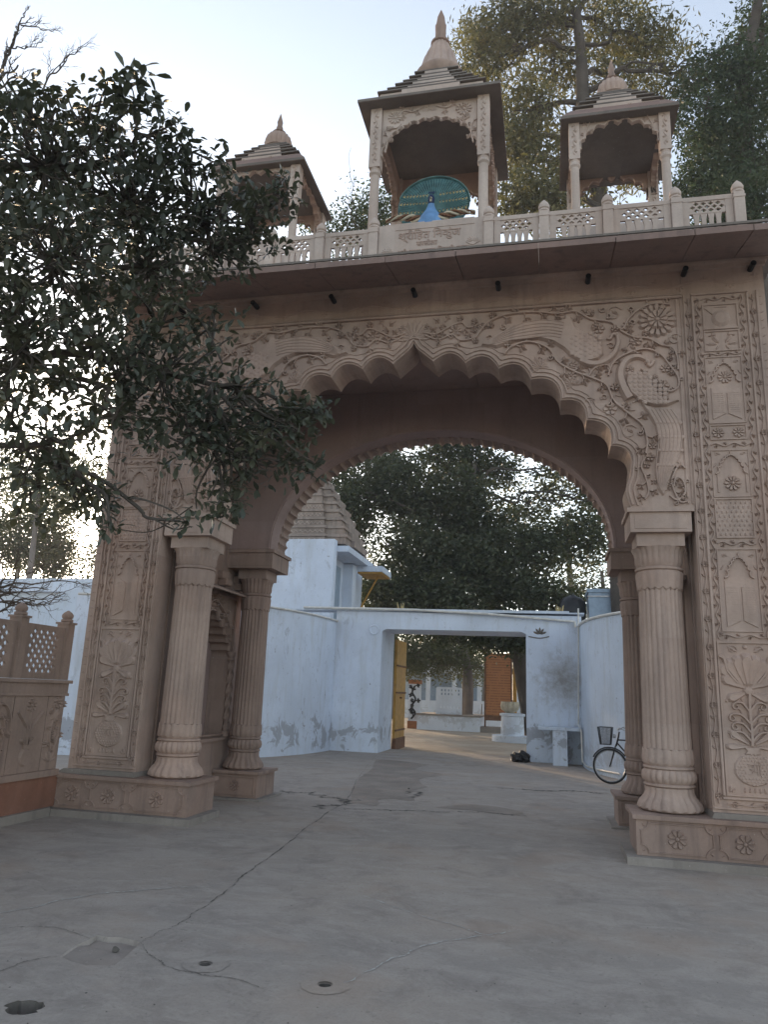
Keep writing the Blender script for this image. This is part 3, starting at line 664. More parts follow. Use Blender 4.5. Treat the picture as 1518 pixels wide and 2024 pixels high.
    for j in (-1, 1):
        for z_, q in ((1.64, .13), (1.52, .17), (1.43, .15), (1.34, .17)):
            e = c_+j*q; vs.stroke(smooth([(c_, z_-.09), (c_+j*q*.5, z_-.0), (e, z_+.01)], 5), .032, .038, 1, .8); vs.curl(e, z_-.035, .042, R(90), 1.0, .024, .034, -j)
            vs.petal(c_+j*q*.45, z_-.01, R(90-j*15), .07, .03, .022)
        vs.dome(c_+j*.22, 1.66, .02, .02); vs.dome(c_+j*.1, 1.58, .018, .02)
        vs.rpetal(c_+j*.01, 1.21, R(90-j*55), .27, .09, .042); vs.rpetal(c_+j*.03, 1.20, R(90-j*92), .24, .08, .04)
        vs.petal(3.5 if j < 0 else 3.99, .73, R(90+(-10 if j < 0 else 10)), .09, .05, .02); vs.petal(3.52 if j < 0 else 3.97, .73, R(60 if j < 0 else 120), .07, .04, .02)
    vs.build('lotus_spray_relief', 'stone', o)
    vp = MB(u=(s, 0, 0)); vp.raised([(c_+.2*math.cos(t), .97+.17*math.sin(t)) for t in [i*math.pi/10 for i in range(20)]], .02, .02)
    vp.raised([(c_-.075, 1.12), (c_-.055, 1.16), (c_-.08, 1.20), (c_+.08, 1.20), (c_+.055, 1.16), (c_+.075, 1.12)], .026, .008)
    for q in range(5): vp.petal(c_-.09+q*.045, .80, R(-100+q*5), .07, .04, .02)
    vp.frame((0, -.018, 0), (s, 0, 0), (0, 0, 1), (0, -1, 0))
    for r_ in range(11):
        for q in range(12):
            a_, b_ = -.185+q*.034+(r_ % 2)*.017, -.15+r_*.03
            if (a_/.18)**2+(b_/.155)**2 < 1 and not (abs(a_) < .07 and abs(b_) < .07): vp.dome(c_+a_, .97+b_, .015, .012, 4)
    k_ = s                                                        # the raised sacred syllable on the vase, never mirrored
    for l in ([(-.06, .05), (.07, .05)], [(.035, .05), (.035, -.06)], [(-.05, .03), (-.015, .035), (-.01, .005), (-.045, -.0)], [(-.045, 0), (-.005, -.01), (-.02, -.045), (-.055, -.05)], [(.0, .05), (.005, -.02), (.03, -.02)], [(.005, .055), (.02, .085), (.05, .08), (.06, .05)], [(.06, .05), (.06, -.06)]):
        vp.stroke([(c_+k_*a, .975+b_) for a, b_ in l], .014, .014)
    vp.build('vase_relief', 'stone', o)
    sl_ = MB(u=(s, 0, 0)); sl_.prism([(3.30, .478), (4.34, .478), (4.34, .50), (4.28, .533), (3.322, .533)], .06, -.36); sl_.build('pier_base_slab', 'slab', o)
for s in (1, -1): pier(s)

def plinth(s):
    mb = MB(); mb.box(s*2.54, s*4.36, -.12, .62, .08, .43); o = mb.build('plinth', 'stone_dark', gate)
    q = MB(); q.box(s*2.505, s*4.40, -.155, .655, .432, .476); q.build('plinth_slab', 'stone_dark', o)
    q = MB(u=(s, 0, 0)); q.box(s*2.43, s*4.42, -.24, .60, -.02, .078); q.build('plinth_step', 'kerb', o)
    q = MB(o=(0, -.12, 0), u=(s, 0, 0))
    for a0, a1, c_ in ((2.58, 3.30, 2.94), (3.34, 3.83, 3.585), (3.83, 4.32, 4.075)):
        b0, b1 = .105, .41; r_ = .085
        for ca, cb, t0 in ((a0, b0, 0), (a1, b0, 90), (a1, b1, 180), (a0, b1, 270)):
            q.stroke([(ca+r_*math.cos(R(t0+i*15)), cb+r_*math.sin(R(t0+i*15))) for i in range(7)], .018, .016)
            q.petal(ca+.02*math.cos(R(t0+45)), cb+.02*math.sin(R(t0+45)), R(t0+45), .05, .04, .012)
        for p0, p1 in (((a0+r_, b0+.012), (a1-r_, b0+.012)), ((a0+r_, b1-.012), (a1-r_, b1-.012)), ((a0+.012, b0+r_), (a0+.012, b1-r_)), ((a1-.012, b0+r_), (a1-.012, b1-r_))): q.stroke([p0, p1], .016, .014)
        q.flower(c_, .257, .10, 8, .018, R(22), .8)
    q.build('rosette_relief', 'stone_dark', o)
for s in (1, -1): plinth(s)

COLS = {}
def column(x, y, z0, z1, k, mat, aba_h, key):
    "fluted column; shaft is the part, with base, capital, block and abacus below it"
    if key in COLS:
        o0 = COLS[key]; c = copy_of(o0, gate, (x-o0['cx'], 0, 0))
        for ch in list(o0.children): copy_of(ch, c)
        return
    H = z1-z0; zz = lambda f: z0+f*H   # f: fraction of total height
    c0 = (x, y, 0)
    mb = MB(); prof = [(zz(.213), .250*k, .014)]+[(zz(.213+(.80-.213)*i/6), (.250-.018*i/6)*k, .014) for i in range(1, 7)]
    mb.lathe(prof, 144, c0, 24); o = mb.build('column', mat, gate, True)
    o['cx'] = x
    b = MB()
    b.lathe([(zz(0), .30*k), (zz(.006), .335*k), (zz(.012), .335*k, .03, -.0), (zz(.03), .315*k, .03), (zz(.05), .265*k, .02), (zz(.065), .25*k, .012), (zz(.08), .25*k, .012), (zz(.082), .24*k)], 96, c0, 20)
    b.lathe([(zz(.082), .25*k), (zz(.086), .268*k), (zz(.091), .268*k), (zz(.095), .25*k)], 48, c0)
    b.lathe([(zz(.095), .245*k, .006), (zz(.104), .272*k, .02), (zz(.118), .282*k, .022), (zz(.133), .272*k, .02), (zz(.142), .25*k, .006)], 96, c0, 24)
    b.lathe([(zz(.142), .25*k), (zz(.146), .268*k), (zz(.151), .268*k), (zz(.155), .25*k)], 48, c0)
    b.lathe([(zz(.155), .245*k, .01), (zz(.165), .268*k, .018), (zz(.185), .268*k, .016), (zz(.208), .262*k, .01, -.018), (zz(.210), .245*k, .0, -.018)], 96, c0, 18)
    b.lathe([(zz(-.004), .335*k), (zz(.006), .335*k)], 4, c0, a0=R(45)) if False else None
    b.build('column_base', mat, o, True)
    c = MB()
    c.lathe([(zz(.795), .232*k, .0, .03), (zz(.80), .25*k, .0, .03), (zz(.815), .255*k, .01), (zz(.85), .262*k, .012), (zz(.862), .25*k, .006)], 96, c0, 18)
    c.lathe([(zz(.862), .25*k), (zz(.866), .268*k), (zz(.873), .268*k), (zz(.877), .25*k)], 48, c0)
    c.lathe([(zz(.877), .24*k, .006), (zz(.895), .262*k, .012), (zz(.915), .262*k, .014), (zz(.935), .272*k, .014), (zz(.951), .30*k, .012), (zz(.953), .25*k)], 96, c0, 24)
    c.build('capital', mat, o, True)
    q = MB(); hw = .262*k; q.box(x-hw, x+hw, y-hw, y+hw, zz(.951), z1); q.build('capital_block', mat, o)
    a = MB(); A = .335 if key == 'front' else .375
    a.box(x-A, x+A, y-A, y+A, z1+.002, z1+aba_h-.055); a.box(x-A-.03, x+A+.03, y-A-.03, y+A+.03, z1+aba_h-.055, z1+aba_h-.004)
    a.bbox(x-A+.05, x+A-.05, z1+.04, z1+aba_h-.09, A-y, A-y+.006, .002); a.build('abacus', mat, o)
    COLS[key] = o
column(2.95, .335, .478, 3.51, 1.0, 'stone', .29, 'front')
column(-2.95, .335, .478, 3.51, 1.0, 'stone', .29, 'front')
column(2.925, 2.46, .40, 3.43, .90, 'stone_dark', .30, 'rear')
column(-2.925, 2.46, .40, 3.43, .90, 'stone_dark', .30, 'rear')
for s in (1, -1):
    mb = MB(); mb.box(s*2.54, s*3.24, 2.09, 2.82, .03, .355); o = mb.build('rear_pedestal', 'stone_dark', gate)
    q = MB(); q.box(s*2.50, s*3.24, 2.05, 2.86, .357, .398); q.build('plinth_slab', 'stone_dark', o)
    q = MB(); q.box(s*2.44, s*3.24, 1.98, 2.93, -.02, .03); q.build('plinth_step', 'kerb', o)
    q = MB(o=(0, 2.09, 0), u=(s, 0, 0)); q.rect(2.57, 3.2, .06, .33, .02, .014); q.flower(2.885, .195, .08, 8, .02); q.build('rosette_relief', 'stone_dark', o)

def side_wall(s):
    "wall between the columns, with a cusped niche and twisted colonnettes"
    fr = dict(o=(s*3.30, 0, 0), u=(0, 1, 0), v=(0, 0, 1), n=(-s, 0, 0))
    cusps = [(.98, 2.02), (1.03, 2.16), (1.12, 2.28), (1.24, 2.40), (1.38, 2.51), (1.52, 2.60), (1.70, 2.72)]
    half = arcs(cusps, .28, 5); hole = [(.98, .86)]+half+[(3.40-a, c) for a, c in reversed(half[:-1])]+[(2.42, .86)]
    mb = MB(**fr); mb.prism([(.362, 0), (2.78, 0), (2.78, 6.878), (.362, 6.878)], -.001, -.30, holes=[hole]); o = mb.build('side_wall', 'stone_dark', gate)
    q = MB(); q.box(s*3.605, s*4.26, .362, 2.78, 0, 6.878); q.build('wall_core', 'plaster_brown', o)
    q = MB(**fr); q.rbox(.62, 2.80, .08, .80, 0.002, .05); q.build('niche_base', 'stone_dark', o)
    q = MB(**fr); q.rbox(.62, 2.83, .802, .85, .002, .09); q.build('niche_sill', 'stone_dark', o)
    q = MB(**fr)
    q.rect(.86, 2.54, .87, 3.0, .03, .03)
    q.vine([(1.0, 2.3), (1.1, 2.5), (1.3, 2.7), (1.6, 2.85), (1.7, 2.88)], .03, .03, .08, .1, seed=21); q.vine([(2.4, 2.3), (2.3, 2.5), (2.1, 2.7), (1.8, 2.85), (1.7, 2.88)], .03, .03, .08, .1, seed=22)
    q.stroke(half, .04, .035); q.stroke([(3.40-a, c) for a, c in half], .04, .035)
    for i in range(6): q.petal(2.62, 1.1+i*.35, R(90), .2, .05, .01)
    q.build('niche_relief', 'stone_dark', o)
    q = MB(); ch = [(3.30+.10, 0)]; pts = []
    q.frame((s*3.30, .62, 0), (-s, 0, 0), (0, 0, 1), (0, 1, 0)); q.prism([(0.002, 3.06), (.30, 2.98), (.30, 3.01), (.002, 3.12)], 0, 2.22); q.build('niche_eave', 'stone_dark', o)
    for yb in (1.2, 1.9, 2.5):
        q = MB(**fr); q.bbox(yb-.1, yb+.1, 3.12, 3.22, .002, .14); q.bbox(yb-.13, yb+.13, 3.22, 3.34, .002, .09); q.build('bracket', 'stone_dark', o)
    for yc in (.95, 2.45):
        q = MB(); n_ = 40; vs = []; sg = 16; X = s*3.262
        for j in range(n_+1):
            z_ = .98+(2.0-.98)*j/n_
            for i in range(sg):
                t = 2*math.pi*i/sg; rr = .048+.014*math.cos(3*(t-j*.28)); vs.append((X+rr*math.cos(t), yc+rr*math.sin(t), z_))
        q.add(vs, [(j*sg+i, j*sg+(i+1) % sg, (j+1)*sg+(i+1) % sg, (j+1)*sg+i) for j in range(n_) for i in range(sg)])
        q.lathe([(.852, .075), (.90, .07), (.93, .05), (.96, .062), (.985, .05)], 16, (X, yc, 0)); q.lathe([(1.995, .05), (2.02, .065), (2.05, .05), (2.10, .07), (2.14, .07)], 16, (X, yc, 0))
        q.build('twisted_colonnette', 'stone_dark', o, True)
    return o
for s in (1, -1): side_wall(s)
q = MB(); q.box(-4.60, -4.262, .62, 1.10, 0, 4.6); q.build('rear_buttress', 'wash_far', gate)
q = MB(); q.box(4.262, 4.80, .62, 1.10, 0, 6.2); q.build('rear_buttress', 'wash_far', gate)
# rear arch
N = 48; el = [(2.60*math.cos(math.pi*i/N), 3.735+1.87*math.sin(math.pi*i/N)**.94) for i in range(N+1)]
mb = MB(o=(0, 2.085, 0)); mb.prism([(3.298, 3.735), (3.298, 6.28), (-3.298, 6.28), (-3.298, 3.735)]+list(reversed(el)), 0, -.32)
ra = mb.build('rear_arch_wall', 'plaster_brown', gate)
n_t = 46; cu = [(2.60*math.cos(math.pi*i/n_t), 3.735+1.87*math.sin(math.pi*i/n_t)**.94) for i in range(n_t+1)]
inner = [(a*.972, 3.735+(c-3.735)*.965) for a, c in cu]; te = arcs([(a*1.018, 3.735+(c-3.735)*1.022) for a, c in inner], -.3, 4)
mb = MB(o=(0, 2.407, 0)); mb.prism([(3.298, 3.735), (3.298, 6.28), (-3.298, 6.28), (-3.298, 3.735)]+list(reversed(te)), 0, -.37); mb.build('rear_cusped_panel', 'stone_dark', gate)
mb = MB(o=(0, 2.083, 0)); mb.stroke([(a*1.012, 3.735+(c-3.735)*1.012) for a, c in el], .03, .012); mb.build('arch_edge_bead', 'plaster_brown', ra)
mb = MB()
for i in range(5): mb.box(-3.296+i*1.32, -3.296+(i+1)*1.32-.006, .502, 2.083, 6.282, 6.40)
mb = None
for i in range(5):
    q = MB(); q.box(-3.296+i*1.3184, -3.296+(i+1)*1.3184-.008, .502, 2.083, 6.282+.004*(i % 2), 6.40); q.build('ceiling_slab', 'plaster_brown', gate)
q = MB(); q.box(-3.298, 3.298, .502, 2.777, 6.402, 6.876); q.build('roof_core', 'plaster_brown', gate)
q = MB(); q.box(-4.42, 4.42, .01, 2.95, 6.88, 7.06); q.build('roof_slab', 'slab', gate)
# cornice in slabs, mouldings, spouts
q = MB(); q.box(-4.30, 4.30, -.10, -.002, 6.83, 6.878); q.box(-4.28, 4.28, -.05, -.002, 6.785, 6.828); q.build('cornice_moulding', 'stone', gate)
edges = [-4.62, -3.75, -2.86, -1.97, -1.08, -.19, .66, 1.62, 2.48, 3.32, 3.92, 4.72]
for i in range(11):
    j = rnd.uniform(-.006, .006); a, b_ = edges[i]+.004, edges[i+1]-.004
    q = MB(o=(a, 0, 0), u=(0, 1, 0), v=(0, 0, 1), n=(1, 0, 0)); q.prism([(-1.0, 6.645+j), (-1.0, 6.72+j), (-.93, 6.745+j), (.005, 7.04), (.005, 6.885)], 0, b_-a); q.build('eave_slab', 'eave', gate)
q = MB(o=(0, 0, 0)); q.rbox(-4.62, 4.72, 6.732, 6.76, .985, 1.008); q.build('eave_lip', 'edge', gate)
for x_ in (-3.36, -2.24, -1.12, 0, 1.1, 2.22, 3.36, 4.12):
    q = MB(); q.tube([(x_, 0, 6.75), (x_, -.17, 6.74)], [.034, .034], 10); q.build('drain_spout', 'black', gate)
q = MB(); q.tube([(0, -.15, 6.73), (0, -.16, 6.66), (.01, -.16, 6.63)], .008, 5); q.build('hook', 'black', gate)
# ------------------------------------------------------------------ balustrade on the roof edge
bal = thing('balustrade', 'pale stone balustrade of pierced panels along the top of the gateway', 'balustrade', (0, 0, 7.06))
post_x = [-4.32, -3.58, -2.84, -2.10, -1.37, -.60, .97, 1.69, 2.49, 3.32, 4.05]
mb = MB(); px = post_x[0]
mb.box(px-.062, px+.062, -.08, .06, 7.062, 7.80); mb.box(px-.07, px+.07, -.088, .068, 7.72, 7.75)
p0 = mb.build('post', 'stone_pale', bal)
q = MB(); q.lathe([(7.80, .06), (7.815, .075), (7.835, .072), (7.845, .055), (7.86, .072), (7.90, .074), (7.94, .055), (7.97, .03), (7.995, .008)], 16, (px, -.01, 0)); k0 = q.build('post_knob', 'stone_pale', p0, True)
for x_ in post_x[1:]:
    c = copy_of(p0, bal, (x_-px, 0, 0)); copy_of(k0, c)
bm_ = None
for i in range(len(post_x)-1):
    a0, a1 = post_x[i]+.066, post_x[i+1]-.066
    if i == 5: continue
    if a1-a0 > .66: pass
    m0, m1 = a0+.085, a1-.085; wd = m1-m0
    q = MB(); q.rbox(a0, a1, 7.75, 7.81, -.035, .025); q.rbox(a0, a1, 7.062, 7.12, -.035, .025); q.rbox(a0, m0, 7.12, 7.75, -.03, .02); q.rbox(m1, a1, 7.12, 7.75, -.03, .02)
    fr_ = q.build('panel_frame', 'stone_pale', bal)
    nn = 5; st = wd/nn; hs = []; e = .036
    for r_ in range(3):
        zc = 7.715-r_*.048
        for k in range(nn+(r_ % 2 == 0)):
            ca = m0+st*(k+(.5 if r_ % 2 else 0)); 
            if ca-e < m0 or ca+e > m1: 
                continue
            hs.append([(ca-e, zc), (ca, zc-e*.72), (ca+e, zc), (ca, zc+e*.72)])
            if r_ < 2 and False: pass
    q = MB(); q.prism([(m0, 7.575), (m1, 7.575), (m1, 7.75), (m0, 7.75)], .012, -.022, holes=hs); q.build('lattice_screen', 'stone_pale', bal)
    for k in range(nn+1):
        ca = m0+st*k
        if k in (0, nn): continue
        if bm_ is None:
            q = MB(); w_ = .026; q.prism([(ca-w_, 7.12), (ca+w_, 7.12), (ca+w_, 7.49), (ca+w_+.006, 7.53), (ca+w_+.016, 7.575), (ca-w_-.016, 7.575), (ca-w_-.006, 7.53), (ca-w_, 7.49)], .008, -.026); bm_ = (q.build('baluster', 'stone_pale', bal), ca)
        else: copy_of(bm_[0], bal, (ca-bm_[1], 0, 0))
q = MB(); q.rbox(-.532, .902, 7.062, 7.83, -.04, .03); npn = q.build('name_panel', 'stone_pale', bal)
q = MB(o=(0, -.03, 0)); q.bbox(-.30, .78, 7.735, 7.745, -.004, .008, .002)
for c_ in ((-.40, 7.44), (.76, 7.50)):
    for j in range(7): q.petal(c_[0], c_[1]-.03, R(90-(j-3)*26), .10, .045, .012)
    q.stroke(smooth([(c_[0]-.09, c_[1]-.03), (c_[0], c_[1]-.08), (c_[0]+.09, c_[1]-.03)], 4), .014, .012)
q.build('panel_relief', 'stone_pale', npn)
def lettering(txt, x, z, size, mat, parent, y=-.034, depth=.005):
    cu_ = bpy.data.curves.new('lettering', 'FONT'); cu_.body = txt; cu_.size = size; cu_.extrude = depth; cu_.align_x = 'CENTER'; cu_.resolution_u = 3; cu_.offset = .0015
    o = bpy.data.objects.new('lettering_tmp', cu_); col.objects.link(o); dg = bpy.context.evaluated_depsgraph_get()
    me = bpy.data.meshes.new_from_object(o.evaluated_get(dg)); bpy.data.objects.remove(o)
    root = parent
    while root.parent: root = root.parent
    off = ORG[root.name]; me.transform(Matrix.Translation((x-off[0], y-off[1], z-off[2])) @ Matrix.Rotation(R(90), 4, 'X'))
    me.materials.clear(); me.materials.append(M[mat]); o = bpy.data.objects.new('lettering', me); col.objects.link(o); o.parent = parent; return o
lettering('\u0936\u094d\u0930\u0940\u093f\u0939\u0924 \u093f\u0928\u0915\u0941\u0902\u091c', .17, 7.585, .16, 'stone', npn)
lettering('\u0938\u0930\u0938\u0940\u0932\u093e', .14, 7.475, .095, 'stone', npn)
lettering('\u0936\u094d\u0930\u0940 \u0930\u093e\u0927\u093e \u0938\u0930\u0938 \u093f\u092c\u0939\u093e\u0930\u0940 \u0932\u093e\u0932', .22, 7.355, .10, 'stone', npn)

# ------------------------------------------------------------------ pavilions
def pavilion(cx, cy, p, zb, zring, zsp, ze, e, ztop, tiers, bulb, label, big=False, loc_z=7.06):
    t = thing('pavilion', label, 'pavilion', (cx, cy, loc_z), 'domed kiosks on the gateway roof')
    pw = .085 if big else .075
    for sx in (-1, 1):
        for sy in (-1, 1):
            X, Y = cx+sx*p, cy+sy*p; q = MB()
            q.lathe([(zb, pw*1.0), (zb+.1, pw), (zb+.14, pw*.85), (zring-.12, pw*.78), (zring-.09, pw*1.05), (zring-.06, pw*1.05), (zring-.04, pw*.85), (zring, pw*.95)], 16, (X, Y, 0))
            q.box(X-pw, X+pw, Y-pw, Y+pw, zring, ze+.12); o = q.build('post', 'stone_pale', t, False)
            q = MB(o=(X, Y-sy*0, 0))
            q.frame((X, Y-pw, 0), (1, 0, 0), (0, 0, 1), (0, -1, 0)); q.strip((0, zring+.06), (0, ze-.02), pw*1.1, .2, .008, False, .01); q.build('post_relief', 'stone_pale', o)
    n = 9 if not big else 13
    W = p-pw; za = ztop-(.25 if not big else .34); zs = zsp
    cs = [(-W+.02+0, zs)]+[(-(W-.04)*math.cos(math.pi/2*i/((n-1)//2)), zs+.02+(za-zs-.02)*math.sin(math.pi/2*i/((n-1)//2))**.85) for i in range(1, (n-1)//2+1)]
    if big: ce = arcs(cs, .22, 3)
    else: ce = arcs(cs, .35, 5)
    out = [(-W, zs)]+ce+[(-a, c) for a, c in reversed(ce[:-1])]+[(W, zs), (W, ztop), (-W, ztop)]
    for k in range(4):
        th = k*math.pi/2; u = (math.cos(th), math.sin(th), 0); nn = (math.sin(th), -math.cos(th), 0)
        o_ = (cx+nn[0]*p, cy+nn[1]*p, 0); q = MB(o_, u, (0, 0, 1), nn); q.prism(out, .035, -.035); sp = q.build('arch_screen', 'stone_pale' if k in (0,) else 'stone', t)
        q = MB((o_[0]+nn[0]*.035, o_[1]+nn[1]*.035, 0), u, (0, 0, 1), nn)
        q.stroke(ce, .03, .014); q.stroke([(-a, c) for a, c in ce], .03, .014); q.bbox(-W+.01, W-.01, ztop-.03, ztop-.018, -.004, .01, .003); q.bbox(-W+.01, -W+.022, zs+.03, ztop-.03, -.004, .01, .003); q.bbox(W-.022, W-.01, zs+.03, ztop-.03, -.004, .01, .003)
        if big:
            for j in (-1, 1): q.flower(j*(W-.2), ztop-.25, .12, 12, .02); q.vine([(j*.1, ztop-.14), (j*.25, ztop-.2), (j*.38, ztop-.16), (j*.45, ztop-.24)], .018, .016, .07, .08, seed=31); q.vine([(j*(W-.06), zs+.06), (j*(W-.1), zs+.3), (j*(W-.05), zs+.45)], .02, .016, .06, .09, seed=32); q.vine([(j*(W-.3), ztop-.38), (j*(W-.22), ztop-.45), (j*(W-.12), ztop-.4)], .018, .016, .06, .07, seed=33)
            for j in range(7): q.petal(0, ztop-.2, R(90-(j-3)*28), .13, .06, .02)
            for i_, (a, c) in enumerate(ce[1:-1]):
                if i_ % 2 == 0:
                    for j in (-1, 1): q.petal(j*a, c, R(-90), .06, .05, .03)
        else:
            for j in (-1, 1): q.vine([(j*(W-.05), zs+.15), (j*(W-.1), zs+.32), (j*(W-.22), ztop-.06), (j*.2, ztop-.05)], .018, .013, .055, .07, seed=34)
        q.build('screen_relief', 'stone_pale' if k == 0 else 'stone', sp)
    q = MB(); rt = math.sqrt(2); t0 = tiers[0][0]
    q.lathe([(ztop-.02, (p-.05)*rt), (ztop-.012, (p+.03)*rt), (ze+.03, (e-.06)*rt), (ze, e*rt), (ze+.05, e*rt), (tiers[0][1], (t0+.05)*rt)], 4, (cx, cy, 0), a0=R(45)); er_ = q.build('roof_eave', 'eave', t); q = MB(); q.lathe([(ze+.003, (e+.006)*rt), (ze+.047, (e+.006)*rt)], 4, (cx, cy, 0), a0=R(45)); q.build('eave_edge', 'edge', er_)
    for i, (h, z0) in enumerate(tiers):
        z1 = tiers[i+1][1] if i+1 < len(tiers) else bulb[0][0]
        q = MB(); q.lathe([(z0-.01, h*rt), (z1-.045, (h-.02)*rt), (z1-.044, (h-.02)*rt)], 4, (cx, cy, 0), a0=R(45))
        lp_ = MB(); lp_.lathe([(z1-.036, (h+.022)*rt), (z1-.012, (h+.018)*rt)], 4, (cx, cy, 0), a0=R(45))
        hh = h*.55; q.box(cx-hh, cx+hh, cy-h-.03, cy+h+.03, z0, z1-.05); q.box(cx-h-.03, cx+h+.03, cy-hh, cy+hh, z0, z1-.052)
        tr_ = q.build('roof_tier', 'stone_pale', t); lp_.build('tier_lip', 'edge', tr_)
    q = MB(); q.lathe([b_[:3] for b_ in bulb[:bulb_split(bulb)]], 64, (cx, cy, 0), 16); q.build('dome', 'stone', t, True)
    q = MB(); q.lathe(bulb[bulb_split(bulb)-1:], 16, (cx, cy, 0)); q.build('finial', 'stone_dark', t, True)
    q = MB(); q.box(cx-p-.12, cx+p+.12, cy-p-.12, cy+p+.12, 7.062, zb); q.build('pavilion_base', 'stone_pale', t)
    return t
def bulb_split(b): return b[0][3] if len(b[0]) > 3 else len(b)//2
pavilion(.05, 1.24, .80, 7.9, 9.12, 9.31, 10.13, 1.05, 10.22, [(.80, 10.36), (.68, 10.52), (.58, 10.68), (.48, 10.84), (.40, 10.98), (.33, 11.12)],
         [(11.26, .34, 0, 6), (11.34, .40, .0), (11.38, .40), (11.42, .34, .02), (11.75, .25, .025), (12.02, .135, .015), (12.04, .16), (12.07, .16), (12.09, .095), (12.3, .088), (12.42, .095), (12.44, .08), (12.6, .06), (12.75, .008)],
         'tallest central stone kiosk with the blue peacock under its arch', True)
pavilion(2.735, 1.24, .61, 7.9, 9.03, 9.2, 9.62, .79, 9.83, [(.60, 9.86), (.50, 9.98), (.40, 10.14), (.31, 10.28), (.23, 10.40)],
         [(10.50, .20, 0, 6), (10.53, .24), (10.56, .20, .01), (10.66, .225, .03), (10.78, .19, .025), (10.86, .10, .01), (10.88, .12), (10.90, .05), (10.98, .06), (11.04, .04), (11.10, .05), (11.28, .006)],
         'right stone kiosk with an open scalloped arch, dark trees behind it')
pavilion(-2.67, 1.24, .61, 7.9, 8.90, 9.05, 9.49, .77, 9.69, [(.60, 9.71), (.50, 9.82), (.40, 9.97), (.31, 10.11), (.23, 10.23)],
         [(10.33, .20, 0, 6), (10.36, .24), (10.39, .20, .01), (10.49, .225, .03), (10.61, .19, .025), (10.69, .10, .01), (10.71, .12), (10.73, .05), (10.81, .06), (10.87, .04), (10.93, .05), (11.10, .006)],
         'left stone kiosk half hidden by the dark leafy branches')

# ------------------------------------------------------------------ peacock statue
pc = thing('peacock_statue', 'painted blue peacock statue with a round teal tail fan inside the central kiosk', 'statue', (.11, .55, 7.9))
fx, fy, fz_ = .11, .62, 8.56; n_ = 40
mb = MB((fx, fy, fz_), (1, 0, 0), (0, .12, .993), (0, -.993, .12))
fan = [(.535*math.cos(2*math.pi*i/n_), .51*math.sin(2*math.pi*i/n_)) for i in range(n_)]; fan = [q for q in fan if q[1] > -.45]
mb.raised(fan, .03, .05); mb.rbox(-.4, .4, -.5, .0, -.08, -.006); fo = mb.build('tail_fan', 'teal', pc)
mb = MB((fx, fy, fz_), (1, 0, 0), (0, .12, .993), (0, -.993, .12)); mb.stroke([q for q in fan if q[1] > -.40][0:19]+[], .02, .035); mb.build('fan_rim', 'teal_light', fo)
q = MB((fx, fy-.03, fz_+.004), (1, 0, 0), (0, .12, .993), (0, -.993, .12))
for i in range(46):
    t = R(-18+i*216/45); r0, r1 = .10, .97
    q.stroke([(.53*r0*math.cos(t), -.12+.58*r0*math.sin(t)), (.53*.5*math.cos(t+.06), -.1+.56*.5*math.sin(t+.06)), (.53*r1*math.cos(t+.1), -.02+.48*r1*math.sin(t+.1))], .010, .008)
q.build('feather_rib', 'teal_light', fo, kind='stuff')
q = MB((fx, fy-.032, fz_+.004), (1, 0, 0), (0, .12, .993), (0, -.993, .12)); g2 = MB((fx, fy-.036, fz_+.004), (1, 0, 0), (0, .12, .993), (0, -.993, .12))
for rr, zz_, n2 in ((.46, .16, 8), (.5, .02, 9), (.50, -.14, 8)):
    for j in (-1, 1):
        for i in range(n2):
            a_ = j*(.10+(rr-.12)*i/(n2-1)); b_ = zz_+.02*i/n2; q.petal(a_, b_-.03, R(90), .07, .045, .01); g2.dome(a_, b_+.012, .012, .012, 5)
q.build('feather_eye', 'gold', fo, kind='stuff'); g2.build('eye_spot', 'navy', fo, kind='stuff')
mb = MB(); mb.lathe([(7.9, .20), (8.05, .21), (8.15, .185), (8.24, .13), (8.32, .08), (8.40, .05), (8.46, .042), (8.50, .045), (8.535, .042), (8.56, .015)], 28, (.11, .42, 0)); mb.build('body', 'peablue', pc, True)
mb = MB(); mb.lathe([(8.42, .044), (8.47, .046), (8.52, .050), (8.55, .042), (8.575, .012)], 16, (.11, .415, 0)); hd = mb.build('head', 'navy', pc, True)
mb = MB(); mb.lathe([(0, .022), (.03, .014), (.075, .002)], 8, (0, 0, 0)); mb.V = [(.11+a, .375-c, 8.50-c*.35+b_) for a, b_, c in mb.V]; mb.build('beak', 'cream', hd)
mb = MB()
for i in range(5): a_ = (i-2)*.02; mb.tube([(.11, .42, 8.565), (.11+a_, .42, 8.62)], .004, 4); mb.box(.11+a_-.008, .11+a_+.008, .414, .426, 8.615, 8.635)
mb.build('crest', 'navy', hd)
mb = MB(); mb.box(.095, .125, .362, .372, 8.44, 8.49); mb.build('face_patch', 'cream', hd)
for j in (-1, 1):
    for k in range(4):
        pts = []
        for i in range(25):
            t = i/24; ph = k*math.pi/2+t*9; rr = .042*(1-.5*t)
            pts.append((.11+j*(.12+.52*t), .34+rr*math.cos(ph), 8.13+.07*math.sin(t*2.6)+rr*math.sin(ph)))
        mb = MB(); mb.tube(pts, [.024*(1-.5*i/24) for i in range(25)], 6); mb.build('twisted_strand', 'cream' if k % 2 == 0 else 'rust', pc, True)
mb = MB(); mb.box(-.5, .75, .22, .80, 7.902, 8.02); mb.build('statue_base', 'stone_pale', pc)

